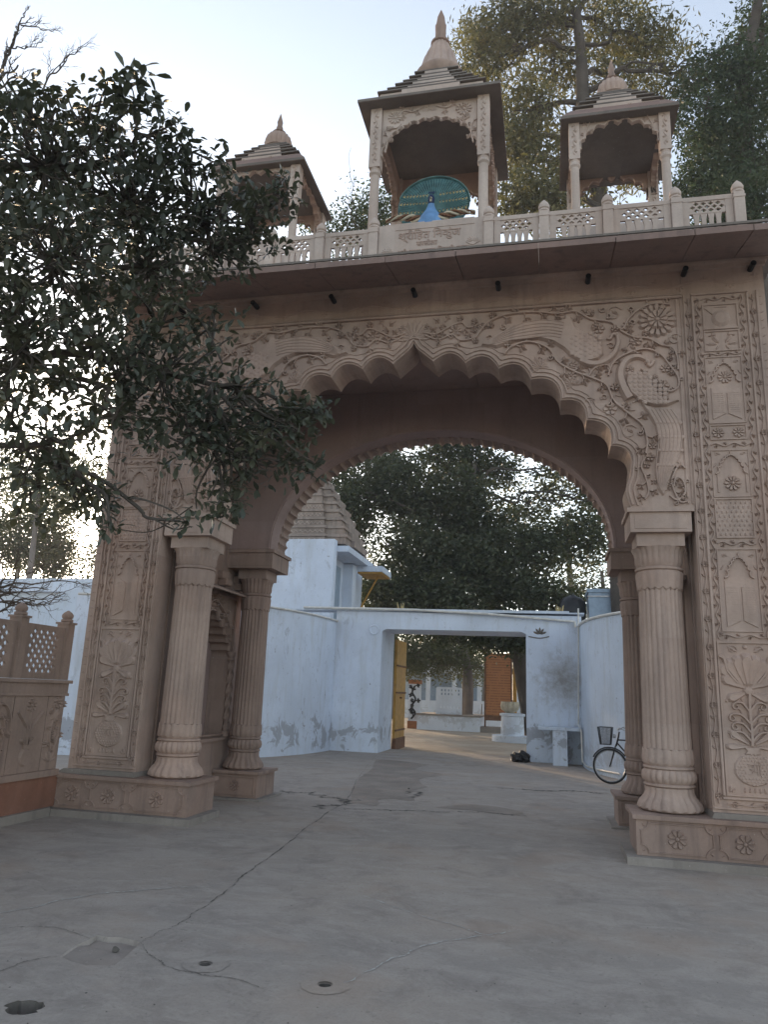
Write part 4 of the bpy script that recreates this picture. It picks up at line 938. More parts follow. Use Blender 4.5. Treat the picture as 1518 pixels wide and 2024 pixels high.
# ------------------------------------------------------------------ carved boundary wall at the left
bw = thing('boundary_wall', 'low brown stone boundary wall with carved panels and a pierced screen, left of the gate', 'wall', (-4.4, -3, 0))
WX = -4.30
q = MB(); q.box(-4.62, WX+.05, -6.4, -.26, -.02, .10); q.build('wall_kerb', 'kerb', bw)
q = MB(); q.box(-4.60, WX, -6.4, -.125, .10, .46); q.build('wall_base', 'stone_red', bw)
q = MB(); q.box(-4.60, WX+.03, -6.4, -.16, .462, .535); q.build('base_moulding', 'stone_dark', bw)
ys = [-.17]
while ys[-1] > -6.2: ys.append(ys[-1]-[.42, .33, .60][len(ys) % 3])
for i in range(len(ys)-1):
    y1, y0 = ys[i], ys[i+1]; q = MB(); q.box(-4.56, WX-.012, y0+.008, y1-.004, .537, 1.405); o = q.build('carved_panel', 'stone_dark', bw)
    q = MB((WX-.012, (y0+y1)/2, 0), (0, 1, 0), (0, 0, 1), (1, 0, 0)); hw = (y1-y0)/2-.03
    if i % 3 == 0:
        for j in (-1, 1): q.vine([(j*hw*.2, .75), (j*hw*.6, .95), (j*hw*.3, 1.15), (j*hw*.55, 1.3)], .026, .02, .06, .1, seed=40+i); 
        q.dome(0, 1.18, .10, .05, 10); q.flower(0, 1.33, .07, 7, .035); 
        for j in range(5): q.petal(0, .62, R(90-(j-2)*32), .16, .05, .02)
    elif i % 3 == 1:
        for j in (-1, 0, 1): q.stroke(smooth([(0, .85), (j*.05, 1.05), (j*hw*.8, 1.22)], 5), .034, .035); q.rpetal(j*.02, .84, R(90-j*50), .13, .06, .04)
        for j in (-1, 1): q.petal(0, .86, R(90-j*80), .14, .05, .02); q.petal(0, .9, R(90-j*25), .2, .05, .02)
        q.flower(0, 1.30, .085, 8, .025); q.raised([(.10*math.cos(t), .71+.11*math.sin(t)) for t in [k*math.pi/6 for k in range(12)]], .025, .02); q.raised([(-.05, .8), (.05, .8), (.07, .86), (-.07, .86)], .02, .006)
    else:
        q.stroke([(hw*1.0*math.cos(R(k*10)), 1.02+.30*math.sin(R(k*10))) for k in range(19)], .035, .035)
        q.vine([(-hw*.5, .62), (-hw*.2, .85), (-hw*.45, 1.05), (0, 1.2), (hw*.5, 1.05)], .026, .02, .06, .1, seed=50+i); q.vine([(hw*.5, .62), (hw*.3, .8), (hw*.5, .95), (hw*.1, 1.05)], .024, .018, .06, .1, seed=60+i); q.flower(-hw*.5, 1.33, .05, 6, .02)
    q.build('panel_relief', 'stone_dark', o)
q = MB(); q.box(-4.58, WX+.015, -6.4, -.14, 1.407, 1.44); q.box(-4.56, WX-.005, -6.4, -.14, 1.44, 1.56); q.box(-4.60, WX+.035, -6.4, -.12, 1.56, 1.60); q.build('rail_band', 'stone_dark', bw)
py_ = [-.19, -1.08, -2.0, -2.92, -3.84, -4.76, -5.68]
q = MB(); y = py_[0]; q.box(-4.50, WX-.04, y-.075, y+.065, 1.602, 2.30); q.box(-4.52, WX-.02, y-.09, y+.08, 2.30, 2.325); p1 = q.build('post', 'stone_dark', bw)
q = MB(); q.lathe([(2.325, .06), (2.335, .075), (2.36, .075), (2.37, .055), (2.39, .07), (2.42, .072), (2.45, .05), (2.48, .008)], 12, (-4.42, y, 0)); k1 = q.build('post_knob', 'stone_dark', p1, True)
for yy in py_[1:]: c = copy_of(p1, bw, (0, yy-y, 0)); copy_of(k1, c)
for i in range(len(py_)-1):
    y1, y0 = py_[i]-.08, py_[i+1]+.07; hs = []; nc = 5; st = (y1-y0-.16)/nc
    for r_ in range(9):
        for k in range(nc+(1 if r_ % 2 == 0 else 0)-0):
            ca = y0+.08+st*(k+(0 if r_ % 2 == 0 else .5)); zc = 1.70+r_*.058; e = .040
            if ca-e < y0+.05 or ca+e > y1-.05: continue
            hs.append([(ca+e*math.cos(R(a_)), zc+e*.72*math.sin(R(a_))) for a_ in (0, 60, 120, 180, 240, 300)])
    q = MB((WX-.09, 0, 0), (0, 1, 0), (0, 0, 1), (1, 0, 0)); q.prism([(y0, 1.602), (y1, 1.602), (y1, 2.25), (y0, 2.25)], .012, -.018, holes=hs); q.build('pierced_screen', 'stone_dark', bw)
# ------------------------------------------------------------------ whitewashed courtyard wall with its gate opening
def wall_strip(path, z0, zt, th, name, mat, parent, side=1):
    "vertical wall following a plan path; zt = list of top heights"
    n_ = len(path); vs = []
    for i, (a, c) in enumerate(path):
        p, q = path[max(i-1, 0)], path[min(i+1, n_-1)]; dx, dy = q[0]-p[0], q[1]-p[1]; l = math.hypot(dx, dy)
        ox, oy = -dy/l*th*side, dx/l*th*side
        vs += [(a, c, z0), (a, c, zt[i]), (a+ox, c+oy, zt[i]), (a+ox, c+oy, z0)]
    fs = [(4*i+k, 4*i+(k+1) % 4, 4*i+4+(k+1) % 4, 4*i+4+k) for i in range(n_-1) for k in range(4)]+[(0, 1, 2, 3), (4*n_-1, 4*n_-2, 4*n_-3, 4*n_-4)]
    mb = MB(); mb.add(vs, fs); return mb.build(name, mat, parent)
cw = thing('courtyard_wall', 'blue whitewashed wall with the wide rectangular opening, seen through the arch', 'wall', (-1, 12, 0))
q = MB((0, 12, 0)); xl, xr = -2.96, 1.05
out = [(-4.32, 0), (xl, 0), (xl, 3.30), (xl+.12, 3.36), (xr-.12, 3.36), (xr, 3.30), (xr, 0), (2.52, 0), (2.52, 3.80), (-4.32, 3.86)]
q.prism(out, 0, -.5); q.build('wall', 'wash', cw)
q = MB(); q.prism([(xl-.5, 0), (xl, 0), (xl, 3.36), (xl-.5, 3.36)], 0, 0) if False else None
mb = MB((0, 12.502, 0)); mb.prism([(xl-.8, 0), (xl+.0, 0), (xl+.0, 3.36), (xl-.8, 3.36)], 0, -1.25); mb.build('jamb', 'wash', cw)
mb = MB((0, 12.502, 0)); mb.prism([(xr, 0), (xr+.8, 0), (xr+.8, 3.36), (xr, 3.36)], 0, -1.25); mb.build('jamb', 'wash', cw)
mb = MB((0, 12.502, 0)); mb.prism([(xl-.8, 3.362), (xr+.8, 3.362), (xr+.8, 3.84), (xl-.8, 3.84)], 0, -1.25); mb.build('lintel', 'wash', cw)
mb = MB(); mb.box(-5.3, 2.2, 11.93, 11.998, 3.86, 3.93); mb.box(-5.6, 2.6, 12.0, 12.6, 3.862, 3.90); mb.build('coping', 'wash_grey', cw)
mb = MB(); mb.lathe([(0, .15), (.02, .15), (.03, .13), (.03, .11), (.015, .10)], 28, (0, 0, 0)); mb.V = [(-3.19+a, 11.998-c, 3.33+b_) for a, b_, c in mb.V]; mb.build('plaster_disc', 'wash', cw)
mb = MB((1.42, 11.998, 3.30))
for j in range(5): mb.petal(0, 0, R(90-(j-2)*34), .2, .07, .02)
mb.stroke(smooth([(-.3, -.06), (0, -.1), (.25, -.05)], 4), .03, .02); mb.build('plaster_lotus', M['dirt'], cw)
# yellow sheet door swung inward
dr = MB(); dr.box(xl+.03, xl+.10, 13.78, 15.3, .0, 3.2); dleaf = dr.build('door', 'yellow', cw)
dr = MB()
for z_ in (.5, 1.6, 2.4): dr.box(xl+.10, xl+.13, 13.79, 15.28, z_, z_+.05)
dr.box(xl+.10, xl+.16, 14.4, 14.5, 1.45, 1.5); dr.build('door_rail', 'rust', dleaf)
dr = MB(); dr.box(xl+.025, xl+.135, 13.775, 15.31, -.03, .30); dr.build('rusted_foot', 'rust', dleaf)
pl = [(-4.31, 12.3), (-4.33, 11.6), (-4.42, 10.8), (-4.58, 10.0), (-4.85, 9.2), (-5.2, 8.5), (-5.7, 7.8), (-6.4, 7.2), (-7.4, 6.8), (-9.0, 6.5)]
lw = thing('curved_wall', 'tall curved blue whitewashed wall left of the opening, flaking grey near its foot', 'wall', (-5, 9, 0))
wall_strip(smooth(pl, 3), -.05, [3.55]*100, .3, 'wall', 'wash', lw, -1)
mb = MB(); mb.tube([(a+.03, c, 3.56) for a, c in smooth(pl, 3)], .03, 6); mb.build('coping_edge', 'pipe', lw)
pr_ = [(2.46, 12.2), (2.48, 11.2), (2.60, 10.2), (2.86, 9.3), (3.24, 8.5), (3.8, 7.8), (4.6, 7.2), (5.8, 6.8), (8, 6.5)]
rw = thing('curved_wall', 'curved blue whitewashed wall behind the bicycle, right of the opening', 'wall', (3, 9, 0))
P_ = smooth(pr_, 3); wall_strip(P_, -.05, [3.50]*100, .3, 'wall', 'wash_grey', rw, 1)
mb = MB(); mb.tube([(a-.02, c, 3.53) for a, c in P_], .035, 8); mb.build('rounded_coping', 'pipe', rw)
# drain and water pipes
wp = thing('water_pipe', 'thin white pipe running along the top of the courtyard wall and down beside the bench', 'pipe', (2.4, 11.5, 0))
mb = MB(); mb.tube([(-5.3, 11.9, 3.93), (-2, 11.9, 3.90), (0, 11.9, 3.82), (2.2, 11.9, 3.66), (2.34, 11.9, 3.65), (2.36, 11.9, 3.5)], .035, 8); mb.build('pipe_run', 'pipe', wp, True)
mb = MB(); mb.tube([(2.44, 11.86, 4.0), (2.43, 11.86, 3.2), (2.38, 11.86, 1.0), (2.40, 11.5, .93), (2.42, 11.2, .9), (2.43, 11.1, .15), (2.50, 10.5, .09), (2.72, 9.6, .1), (3.1, 8.6, .12)], .022, 8); mb.build('drop_pipe', 'pipe', wp, True)
# stone bench
be = thing('stone_bench', 'small whitewashed stone shelf bench against the wall corner', 'bench', (1.9, 11.6, 0))
mb = MB(); mb.box(1.36, 2.42, 11.25, 11.96, .85, .93); mb.build('slab', 'wash_grey', be)
mb = MB(); mb.box(1.72, 2.08, 11.30, 11.96, 0, .848); mb.build('leg', 'wash', be)
# tower with stepped carved spire
tw = thing('shrine_tower', 'white and blue washed shrine block with a stepped carved stone spire behind the wall', 'tower', (-6, 15, 0))
mb = MB(); mb.box(-8.4, -4.93, 13.4, 13.75, 0, 6.27); mb.build('front_wall', 'wash', tw)
mb = MB(); mb.box(-8.4, -5.3, 13.752, 18.6, 0, 6.2); mb.build('side_wall', M['wash_grey'], tw)
mb = MB(); mb.box(-5.5, -5.296, 14.4, 15.6, 3.2, 5.7); mb.build('doorway', 'bluebox', tw)
mb = MB(); mb.box(-5.3, -4.95, 15.9, 16.4, 0, 5.9); mb.build('pilaster', 'wash_grey', tw)
mb = MB(); mb.box(-5.5, -4.55, 13.76, 17.2, 5.93, 6.12); cn = mb.build('canopy', 'wash_grey', tw)
mb = MB((-4.60, 16.5, 0), (1, 0, 0), (0, 0, 1), (0, 1, 0)); mb.box(-4.94, -4.02, 16.4, 17.9, 5.72, 5.92); mb.build('canopy_slab', 'wash_grey', cn)
mb = MB(); mb.box(-4.92, -4.06, 16.45, 17.8, 5.66, 5.718); mb.build('canopy_soffit', 'yellow', cn)
mb = MB(); mb.tube([(-4.9, 17.0, 4.5), (-4.3, 17.0, 5.64)], .035, 6); mb.build('strut', 'yellow', cn)
SC = (-6.15, 15.3); M['spire'] = stone_mat('sooty_spire_stone', (.36, .30, .26), var=.3, stain=.9)
for i in range(10):
    h = 1.45-.115*i-.006*i*i; z0 = 6.2+i*.31
    q = MB(); q.box(SC[0]-h, SC[0]+h, SC[1]-h, SC[1]+h, z0, z0+.22); q.box(SC[0]-h-.05, SC[0]+h+.05, SC[1]-h-.05, SC[1]+h+.05, z0+.222, z0+.308)
    q.box(SC[0]-h*.55, SC[0]+h*.55, SC[1]-h-.14, SC[1]+h+.14, z0+.01, z0+.215); q.box(SC[0]-h-.14, SC[0]+h+.14, SC[1]-h*.55, SC[1]+h*.55, z0+.012, z0+.213)
    q.box(SC[0]-h*.58, SC[0]+h*.58, SC[1]-h-.18, SC[1]+h+.18, z0+.224, z0+.304); o = q.build('spire_tier', M['spire'], tw)
    if i < 5:
        q = MB((SC[0], SC[1]-h-.14, 0)); q.stroke([(-h*.5+k*h/16, z0+.11+.04*(1 if k % 2 else -1)) for k in range(17)], .03, .02); q.build('tier_relief', 'stone_pale', o)
q = MB(); q.lathe([(9.28, .35), (9.4, .42), (9.6, .38), (9.75, .15), (9.8, .2), (9.95, .12), (10.2, .02)], 20, (SC[0], SC[1], 0)); q.build('spire_finial', 'stone_pale', tw, True)
# sheet-metal tank house, black tank, marigold crowns
bb = thing('tank_box', 'blue grey sheet metal box standing above the curved wall on the right', 'tank', (3.5, 16, 0))
mb = MB(); mb.box(2.92, 5.2, 16, 17.5, 0, 5.0); mb.build('body', 'bluebox', bb); mb = MB(); mb.box(2.88, 5.24, 15.96, 17.54, 5.002, 5.12); mb.build('lid', 'bluebox', bb); mb = MB(); mb.box(2.90, 5.22, 15.97, 17.5, 4.86, 4.90); mb.build('band', 'steel', bb)
q = MB(); q.lathe([(3.9, .40), (4.0, .42), (4.7, .42), (4.85, .3), (4.92, .12), (4.95, .1)], 24, (2.42, 16.3, 0)); tk = q.build('water_tank', 'black', None, True, origin=(2.42, 16.3, 3.9)); tag(tk, 'dark grey round water tank beside the blue metal box', 'tank')
q = MB(); q.box(1.9, 2.88, 15.8, 17, 0, 3.898); o = q.build('tank_stand', 'wash_far', None, origin=(2.4, 16.4, 0)); tag(o, 'pale masonry stand under the dark round tank, mostly behind the wall', 'stand')
for x_, lab in ((1.95, 'right orange marigold crown ornament peeking over the wall top'), (-2.62, 'left orange marigold crown ornament peeking over the wall top')):
    q = MB(); r_ = random.Random(int(x_*10)); q.lathe([(3.85, .13), (4.0, .15), (4.04, .1)], 12, (x_, 13.0, 0))
    for i in range(11): a_ = r_.uniform(0, 6.28); b_ = r_.uniform(0, .13); q.tube([(x_+b_*math.cos(a_), 13.0+b_*math.sin(a_), 4.0), (x_+b_*1.4*math.cos(a_), 13.0+b_*math.sin(a_), 4.12+r_.uniform(0, .12))], [.018, .006], 5)
    o = q.build('gate_ornament', 'gold', None, origin=(x_, 13.0, 3.85)); tag(o, lab, 'ornament')
# dark cloth bundle at the foot of the right jamb
bmh = bmesh.new(); bmesh.ops.create_icosphere(bmh, subdivisions=3, radius=1)
for v in bmh.verts:
    k = 1+.22*math.sin(v.co.x*5+v.co.y*3)+.12*math.sin(v.co.z*9+v.co.x*7); v.co = Vector((v.co.x*.24*k, v.co.y*.18*k, max(v.co.z*.15*k+.12, 0)))
me = bpy.data.meshes.new('bundle'); bmh.to_mesh(me); bmh.free(); me.materials.append(M['black'])
o = bpy.data.objects.new('cloth_bundle', me); col.objects.link(o); o.location = (.93, 11.75, 0); tag(o, 'dark crumpled bundle lying at the foot of the right jamb', 'bundle')

# ------------------------------------------------------------------ bicycle
bk = thing('bicycle', 'black bicycle with a wire front basket, half hidden behind the right rear column', 'bicycle', (2.84, 7.62, 0), rz=R(-12))
def bl(pts, r, name, mat, parent=bk, sides=8):
    q = MB(); q.tube(pts, r, sides); V = [tuple(v) for v in q.V]; me = bpy.data.meshes.new(name); me.from_pydata(V, [], q.Fc); me.materials.append(M[mat])
    me.polygons.foreach_set('use_smooth', [True]*len(me.polygons)); o = bpy.data.objects.new(name, me); col.objects.link(o); o.parent = parent; return o
def wheel(x):
    ci = lambda r, n_=36: [(x+r*math.cos(2*math.pi*i/n_), 0, .345+r*math.sin(2*math.pi*i/n_)) for i in range(n_+1)]
    w_ = bl(ci(.325), .019, 'wheel', 'black'); bl(ci(.298), .011, 'rim', 'steel', w_, 6)
    q = MB()
    for i in range(32):
        a = 2*math.pi*i/32; q.tube([(x, .02*(1 if i % 2 else -1), .345), (x+.295*math.cos(a), 0, .345+.295*math.sin(a))], .0018, 3)
    me = bpy.data.meshes.new('spokes'); me.from_pydata(q.V, [], q.Fc); me.materials.append(M['steel']); o = bpy.data.objects.new('spokes', me); col.objects.link(o); o.parent = w_; tag(o, kind='stuff')
    bl([(x, -.045, .345), (x, .045, .345)], .02, 'hub', 'steel', w_)
    bl([(x+.362*math.cos(R(a)), 0, .345+.362*math.sin(R(a))) for a in range(35 if x < .5 else 10, 160, 12)], .014, 'mudguard', 'black', w_)
wheel(0); wheel(1.08)
for s in (-1, 1): bl([(0, s*.05, .345), (.10, s*.045, .68), (.14, 0, .80)], .011, 'fork', 'black')
bl([(.13, 0, .74), (.18, 0, .92), (.20, 0, 1.02)], .017, 'head_tube', 'black'); bl([(.16, 0, .86), (.62, 0, .86)], .014, 'top_tube', 'black'); bl([(.15, 0, .80), (.58, 0, .33)], .016, 'down_tube', 'black')
bl([(.66, 0, .98), (.58, 0, .33)], .015, 'seat_tube', 'black')
for s in (-1, 1): bl([(.58, s*.03, .33), (1.08, s*.05, .345)], .010, 'chain_stay', 'black'); bl([(.64, s*.02, .84), (1.08, s*.05, .345)], .009, 'seat_stay', 'black')
bl([(.34, -.28, 1.06), (.24, -.26, 1.10), (.19, -.1, 1.06), (.19, .1, 1.06), (.24, .26, 1.10), (.34, .28, 1.06)], .011, 'handlebar', 'steel')
bl([(.08, -.03, .93), (.13, -.03, .93)], [.045, .03], 'lamp', 'steel')
q = MB(); q.lathe([(0, .05), (.03, .09), (.06, .085), (.07, .03)], 14); me = bpy.data.meshes.new('saddle'); me.from_pydata([(x*1.5+.68, y*.9, z+.98) for x, y, z in q.V], [], q.Fc); me.materials.append(M['black']); o = bpy.data.objects.new('saddle', me); col.objects.link(o); o.parent = bk
q = MB(); q.tube([(.58, -.02, .33), (.58, -.06, .33)], [.09, .09], 18); q.tube([(.58, -.07, .33), (.58, -.07, .16), (.58, -.15, .16)], .01, 6); q.tube([(.58, .07, .33), (.58, .07, .50), (.58, .15, .50)], .01, 6); me = bpy.data.meshes.new('crankset'); me.from_pydata(q.V, [], q.Fc); me.materials.append(M['steel']); o = bpy.data.objects.new('crankset', me); col.objects.link(o); o.parent = bk
q = MB()                                                          # basket of woven wire
def ring(z, k): return [(-.07+k*x, k*1.0*y, z) for x, y in ((-.14, -.17), (.13, -.17), (.13, .17), (-.14, .17), (-.14, -.17))]
for i in range(13): z_ = .76+i*.028; q.tube(ring(z_, .72+.28*i/12), .006 if i in (0, 12) else .0025, 4)
for e in range(4):
    a0, a1 = ring(.76, .72)[e], ring(.76, .72)[e+1]; b0, b1 = ring(1.096, 1.0)[e], ring(1.096, 1.0)[e+1]
    for i in range(11):
        t = i/10; q.tube([tuple(a0[d]*(1-t)+a1[d]*t for d in range(3)), tuple(b0[d]*(1-t)+b1[d]*t for d in range(3))], .0025, 4)
me = bpy.data.meshes.new('basket'); me.from_pydata(q.V, [], q.Fc); me.materials.append(M['black']); o = bpy.data.objects.new('basket', me); col.objects.link(o); o.parent = bk

# ------------------------------------------------------------------ inner yard beyond the opening
def pt(u, v, y): p = at(u, v, y=y); return float(p[0]), float(p[2])
pw_ = thing('planter_wall', 'low weathered stone platform round the yard tree, beyond the opening', 'platform', (-3.2, 29, 0))
mb = MB(); mb.box(-4.75, -1.68, 28.6, 32, -.08, .62); mb.build('body', 'wash_far', pw_); mb = MB(); mb.box(-4.80, -1.63, 28.55, 32.05, .622, .70); mb.build('top_slab', 'slab', pw_)
sp_ = thing('screen_panel', 'white pierced concrete screen panel standing in front of the yard tree', 'panel', (-3.3, 29.3, .7))
hs = [[(-3.68+k*.17+dx, z_+dz_) for dx, dz_ in ((0, 0), (.09, 0), (.09, .1), (0, .1))] for z_ in (1.62, 1.80, .98) for k in range(6)]
mb = MB((0, 29.2, 0)); mb.prism([(-3.92, .702), (-2.62, .702), (-2.62, 1.95), (-2.7, 2.0), (-3.84, 2.0), (-3.92, 1.95)], 0, -.1, holes=hs); mb.build('panel', 'wash_far', sp_)
gpl = thing('gate_pillar', 'pillar with black scroll ornament and orange cap, left inside the yard', 'pillar', (-4.9, 29.5, 0))
mb = MB(); mb.box(-5.3, -4.75, 29.2, 29.7, .3, 2.1); o = mb.build('shaft', 'wash_far', gpl); mb = MB(); mb.box(-5.33, -4.72, 29.17, 29.73, 2.102, 2.3); mb.build('cap', 'orange', gpl); mb = MB(); mb.box(-5.33, -4.72, 29.17, 29.73, -.06, .298); mb.build('base', 'orange', gpl)
mb = MB((-5.05, 29.198, 0)); mb.vine([(-.1, .4), (.1, .7), (-.1, 1.0), (.1, 1.35), (-.08, 1.7), (.05, 2.0)], .08, .02, .16, .18, seed=71); mb.build('scroll_ornament', 'black', o)
sg = thing('inscription_board', 'tall orange board covered in rows of small writing, beyond the opening', 'sign', (-.8, 29, 0))
m, n, b = new_mat('inscribed_orange_board', .6, .3); p = wpos(n)
sx = n.nodes.new('ShaderNodeSeparateXYZ'); n.links.new(p, sx.inputs[0])
rows = math_n(n, 'SINE', math_n(n, 'MULTIPLY', sx.outputs[2], 2*math.pi/.125)); wds = noise(n, p, 9, 3, .6, stretch=(1, .01, .35))
fac = math_n(n, 'MULTIPLY', ramp(n, rows, .1, .4), ramp(n, wds, .38, .5))
n.links.new(mix(n, math_n(n, 'MULTIPLY', fac, .55), c4((.40, .17, .07)), c4((.14, .055, .03))), b.inputs['Base Color']); M['board'] = m
mb = MB(); mb.box(-1.42, -.22, 29, 29.1, .75, 3.65); mb.build('board', m, sg)
mb = MB(); mb.box(-1.52, -1.422, 28.97, 29.13, .2, 3.75); mb.box(-.218, -.10, 28.97, 29.13, .2, 3.75); mb.build('frame_side', 'yellow', sg) if False else None
for a, c in ((-1.50, -1.422), (-.218, -.14)): mb = MB(); mb.box(a, c, 28.97, 29.13, .2, 3.72); mb.build('frame_post', 'rust', sg)
mb = MB(); mb.box(-1.42, -.22, 28.98, 29.12, .5, .748); mb.build('bottom_rail', 'rust', sg)
mb = MB(); mb.box(-1.42, -.22, 28.98, 29.12, 3.652, 3.72); mb.build('top_rail', 'orange', sg)
mb = MB(); mb.box(-.138, .05, 29.2, 29.6, 0, 3.6); mb.build('side_post', 'yellow', sg)
mb = MB(); mb.box(-1.7, .3, 28.8, 29.8, -.06, .2); mb.build('footing', 'slab', sg)
lp = thing('lotus_planter', 'round lotus bowl on a whitewashed drum pedestal beside the dark trunk', 'planter', (.12, 22, 0))
mb = MB(); mb.lathe([(-.06, .95), (.17, .95), (.18, .93)], 40, (.35, 22, 0)); mb.build('plinth', 'wash_far', lp, True)
mb = MB(); mb.lathe([(.182, .46), (.9, .44), (.92, .50), (1.0, .50), (1.02, .40)], 32, (.2, 22, 0)); mb.build('drum', 'wash_far', lp, True)
mb = MB(); mb.lathe([(1.02, .14), (1.06, .20), (1.15, .32, .03), (1.3, .36, .035), (1.42, .33, .03), (1.45, .34, .03), (1.44, .27)], 48, (.1, 22, 0), 12); mb.build('bowl', 'cream', lp, True)
# distant low buildings in the yard haze
fb = thing('far_house', 'pale blue house with a dark veranda behind the yard trees', 'house', (-4, 46, 0))
mb = MB(); mb.box(-9.0, -1.5, 46, 50, -.06, 1.2); mb.build('lower_wall', 'wash_far', fb)
mb = MB(); mb.box(-9, -1.5, 47.4, 50, 1.2, 3.6); mb.build('back_wall', 'bluebox', fb)
for x_ in (-8.9, -7.0, -5.1, -3.3, -1.6): mb = MB(); mb.box(x_-.15, x_+.15, 46, 46.3, 1.2, 3.2); mb.build('veranda_post', 'wash_far', fb)
mb = MB(); mb.box(-9.3, -1.2, 45.7, 50.2, 3.2, 3.8); mb.build('roof', 'wash_far', fb)
fr_ = thing('white_railing', 'white balustraded railing at the back of the yard left of the orange board', 'railing', (-2.5, 36, 0))
for i in range(16): mb = MB(); mb.box(-3.6+i*.2, -3.5+i*.2, 36, 36.1, .3, 1.2); mb.build('railing_bar', 'wash_far', fr_)
mb = MB(); mb.box(-3.7, -.3, 35.95, 36.15, 1.2, 1.35); mb.build('top_rail', 'wash_far', fr_); mb = MB(); mb.box(-3.7, -.3, 35.95, 36.15, -.06, .3); mb.build('base', 'wash_far', fr_)
fh = thing('far_house', 'long pale house front across the back of the yard, right of the dark trunk', 'house', (6, 48, 0))
mb = MB(); mb.box(-1, 14, 48, 53, -.06, 3.4); o = mb.build('wall', 'wash_far', fh)
for x_ in (.5, 3, 5.5, 8, 10.5): mb = MB(); mb.box(x_, x_+1.1, 47.95, 48.0, .9, 2.3); mb.build('window', 'bluebox', o)
mb = MB(); mb.box(-1.2, 14.2, 47.7, 53.2, 3.4, 3.7); mb.build('roof', 'slab', fh)

# ------------------------------------------------------------------ walls and sheds beyond the boundary wall on the left
gw = thing('plaster_wall', 'tall grey blue plaster wall with a sloping top behind the pierced screen', 'wall', (-16, 14, 0))
mb = MB((0, 14, 0)); mb.prism([(-24, -.06), (-9, -.06), (-9, 5.3), (-13.4, 4.95), (-14.2, 4.72), (-15.5, 4.35), (-17.2, 3.75), (-20, 3.2), (-24, 3.0)], 0, -.35); mb.build('wall', 'wash_grey', gw)
hs_ = thing('white_shed', 'white washed shed with a pale blue flat roof, far left behind the bare shrub', 'shed', (-18, 19, 0))
mb = MB(); mb.box(-30, -13, 19, 24, -.06, 5.2); mb.build('wall', 'wash_far', hs_); mb = MB(); mb.box(-30.3, -12.6, 18.7, 24.2, 5.2, 5.75); mb.build('roof', 'wash', hs_)

# ------------------------------------------------------------------ trees
def pts_mesh(name, V, F_, mat, parent, kind=None, root_loc=(0, 0, 0)):
    me = bpy.data.meshes.new(name); V = (np.asarray(V, np.float32)-np.array(root_loc, np.float32)); F_ = np.asarray(F_, np.int32)
    me.vertices.add(len(V)); me.vertices.foreach_set('co', V.ravel()); k = F_.shape[1]
    me.loops.add(F_.size); me.loops.foreach_set('vertex_index', F_.ravel()); me.polygons.add(len(F_))
    me.polygons.foreach_set('loop_start', np.arange(0, F_.size, k, dtype=np.int32)); me.update(calc_edges=True)
    me.materials.append(M[mat]); o = bpy.data.objects.new(name, me); col.objects.link(o); o.parent = parent
    return tag(o, kind=kind)
def leaf_cloud(blobs, size, seed=0, droop=.3, clump=9, spread=.35, aspect=.45):
    "blobs: (cx, cy, cz, rx, ry, rz, leaves). Leaves hang in clumps spread through each blob; returns vertices and quads"
    r = np.random.RandomState(seed); C_ = []
    for (cx, cy, cz, rx, ry, rz, nl) in blobs:
        nc = max(1, int(nl/clump)); d = r.normal(size=(nc, 3)); d /= np.linalg.norm(d, axis=1)[:, None]
        rad = r.uniform(.12, 1, nc)**.42; c = np.array([cx, cy, cz])+d*rad[:, None]*np.array([rx, ry, rz])*(1+.22*r.normal(size=(nc, 1)))
        cc = np.repeat(c, clump, 0); C_.append(cc+r.normal(size=cc.shape)*spread*np.array([1, 1, .8]))
    C_ = np.concatenate(C_); n_ = len(C_)
    ax = r.normal(size=(n_, 3)); ax[:, 2] = ax[:, 2]*.6-droop; ax /= np.linalg.norm(ax, axis=1)[:, None]
    sd = np.cross(ax, r.normal(size=(n_, 3))); sd /= np.linalg.norm(sd, axis=1)[:, None]+1e-9
    nm = np.cross(ax, sd); L = size*r.uniform(.6, 1.3, n_)[:, None]; W = L*aspect*.5
    v0 = C_; v1 = C_+ax*L*.5+sd*W+nm*L*.05; v2 = C_+ax*L; v3 = C_+ax*L*.5-sd*W+nm*L*.05
    V = np.stack([v0, v1, v2, v3], 1).reshape(-1, 3); F_ = np.arange(n_*4).reshape(-1, 4); return V, F_
def wander(p, q, n_=8, amp=.1, seed=0, sag=0.0):
    r = random.Random(seed); p = Vector(p); q = Vector(q); L = (q-p).length; ctl = [p]
    for i in range(1, n_):
        t = i/n_; ctl.append(p.lerp(q, t)+Vector((r.uniform(-1, 1), r.uniform(-1, 1), r.uniform(-1, 1)))*amp*L*math.sin(math.pi*t)**.5+Vector((0, 0, sag*L*math.sin(math.pi*t))))
    ctl.append(q); return smooth([tuple(c) for c in ctl], 3)
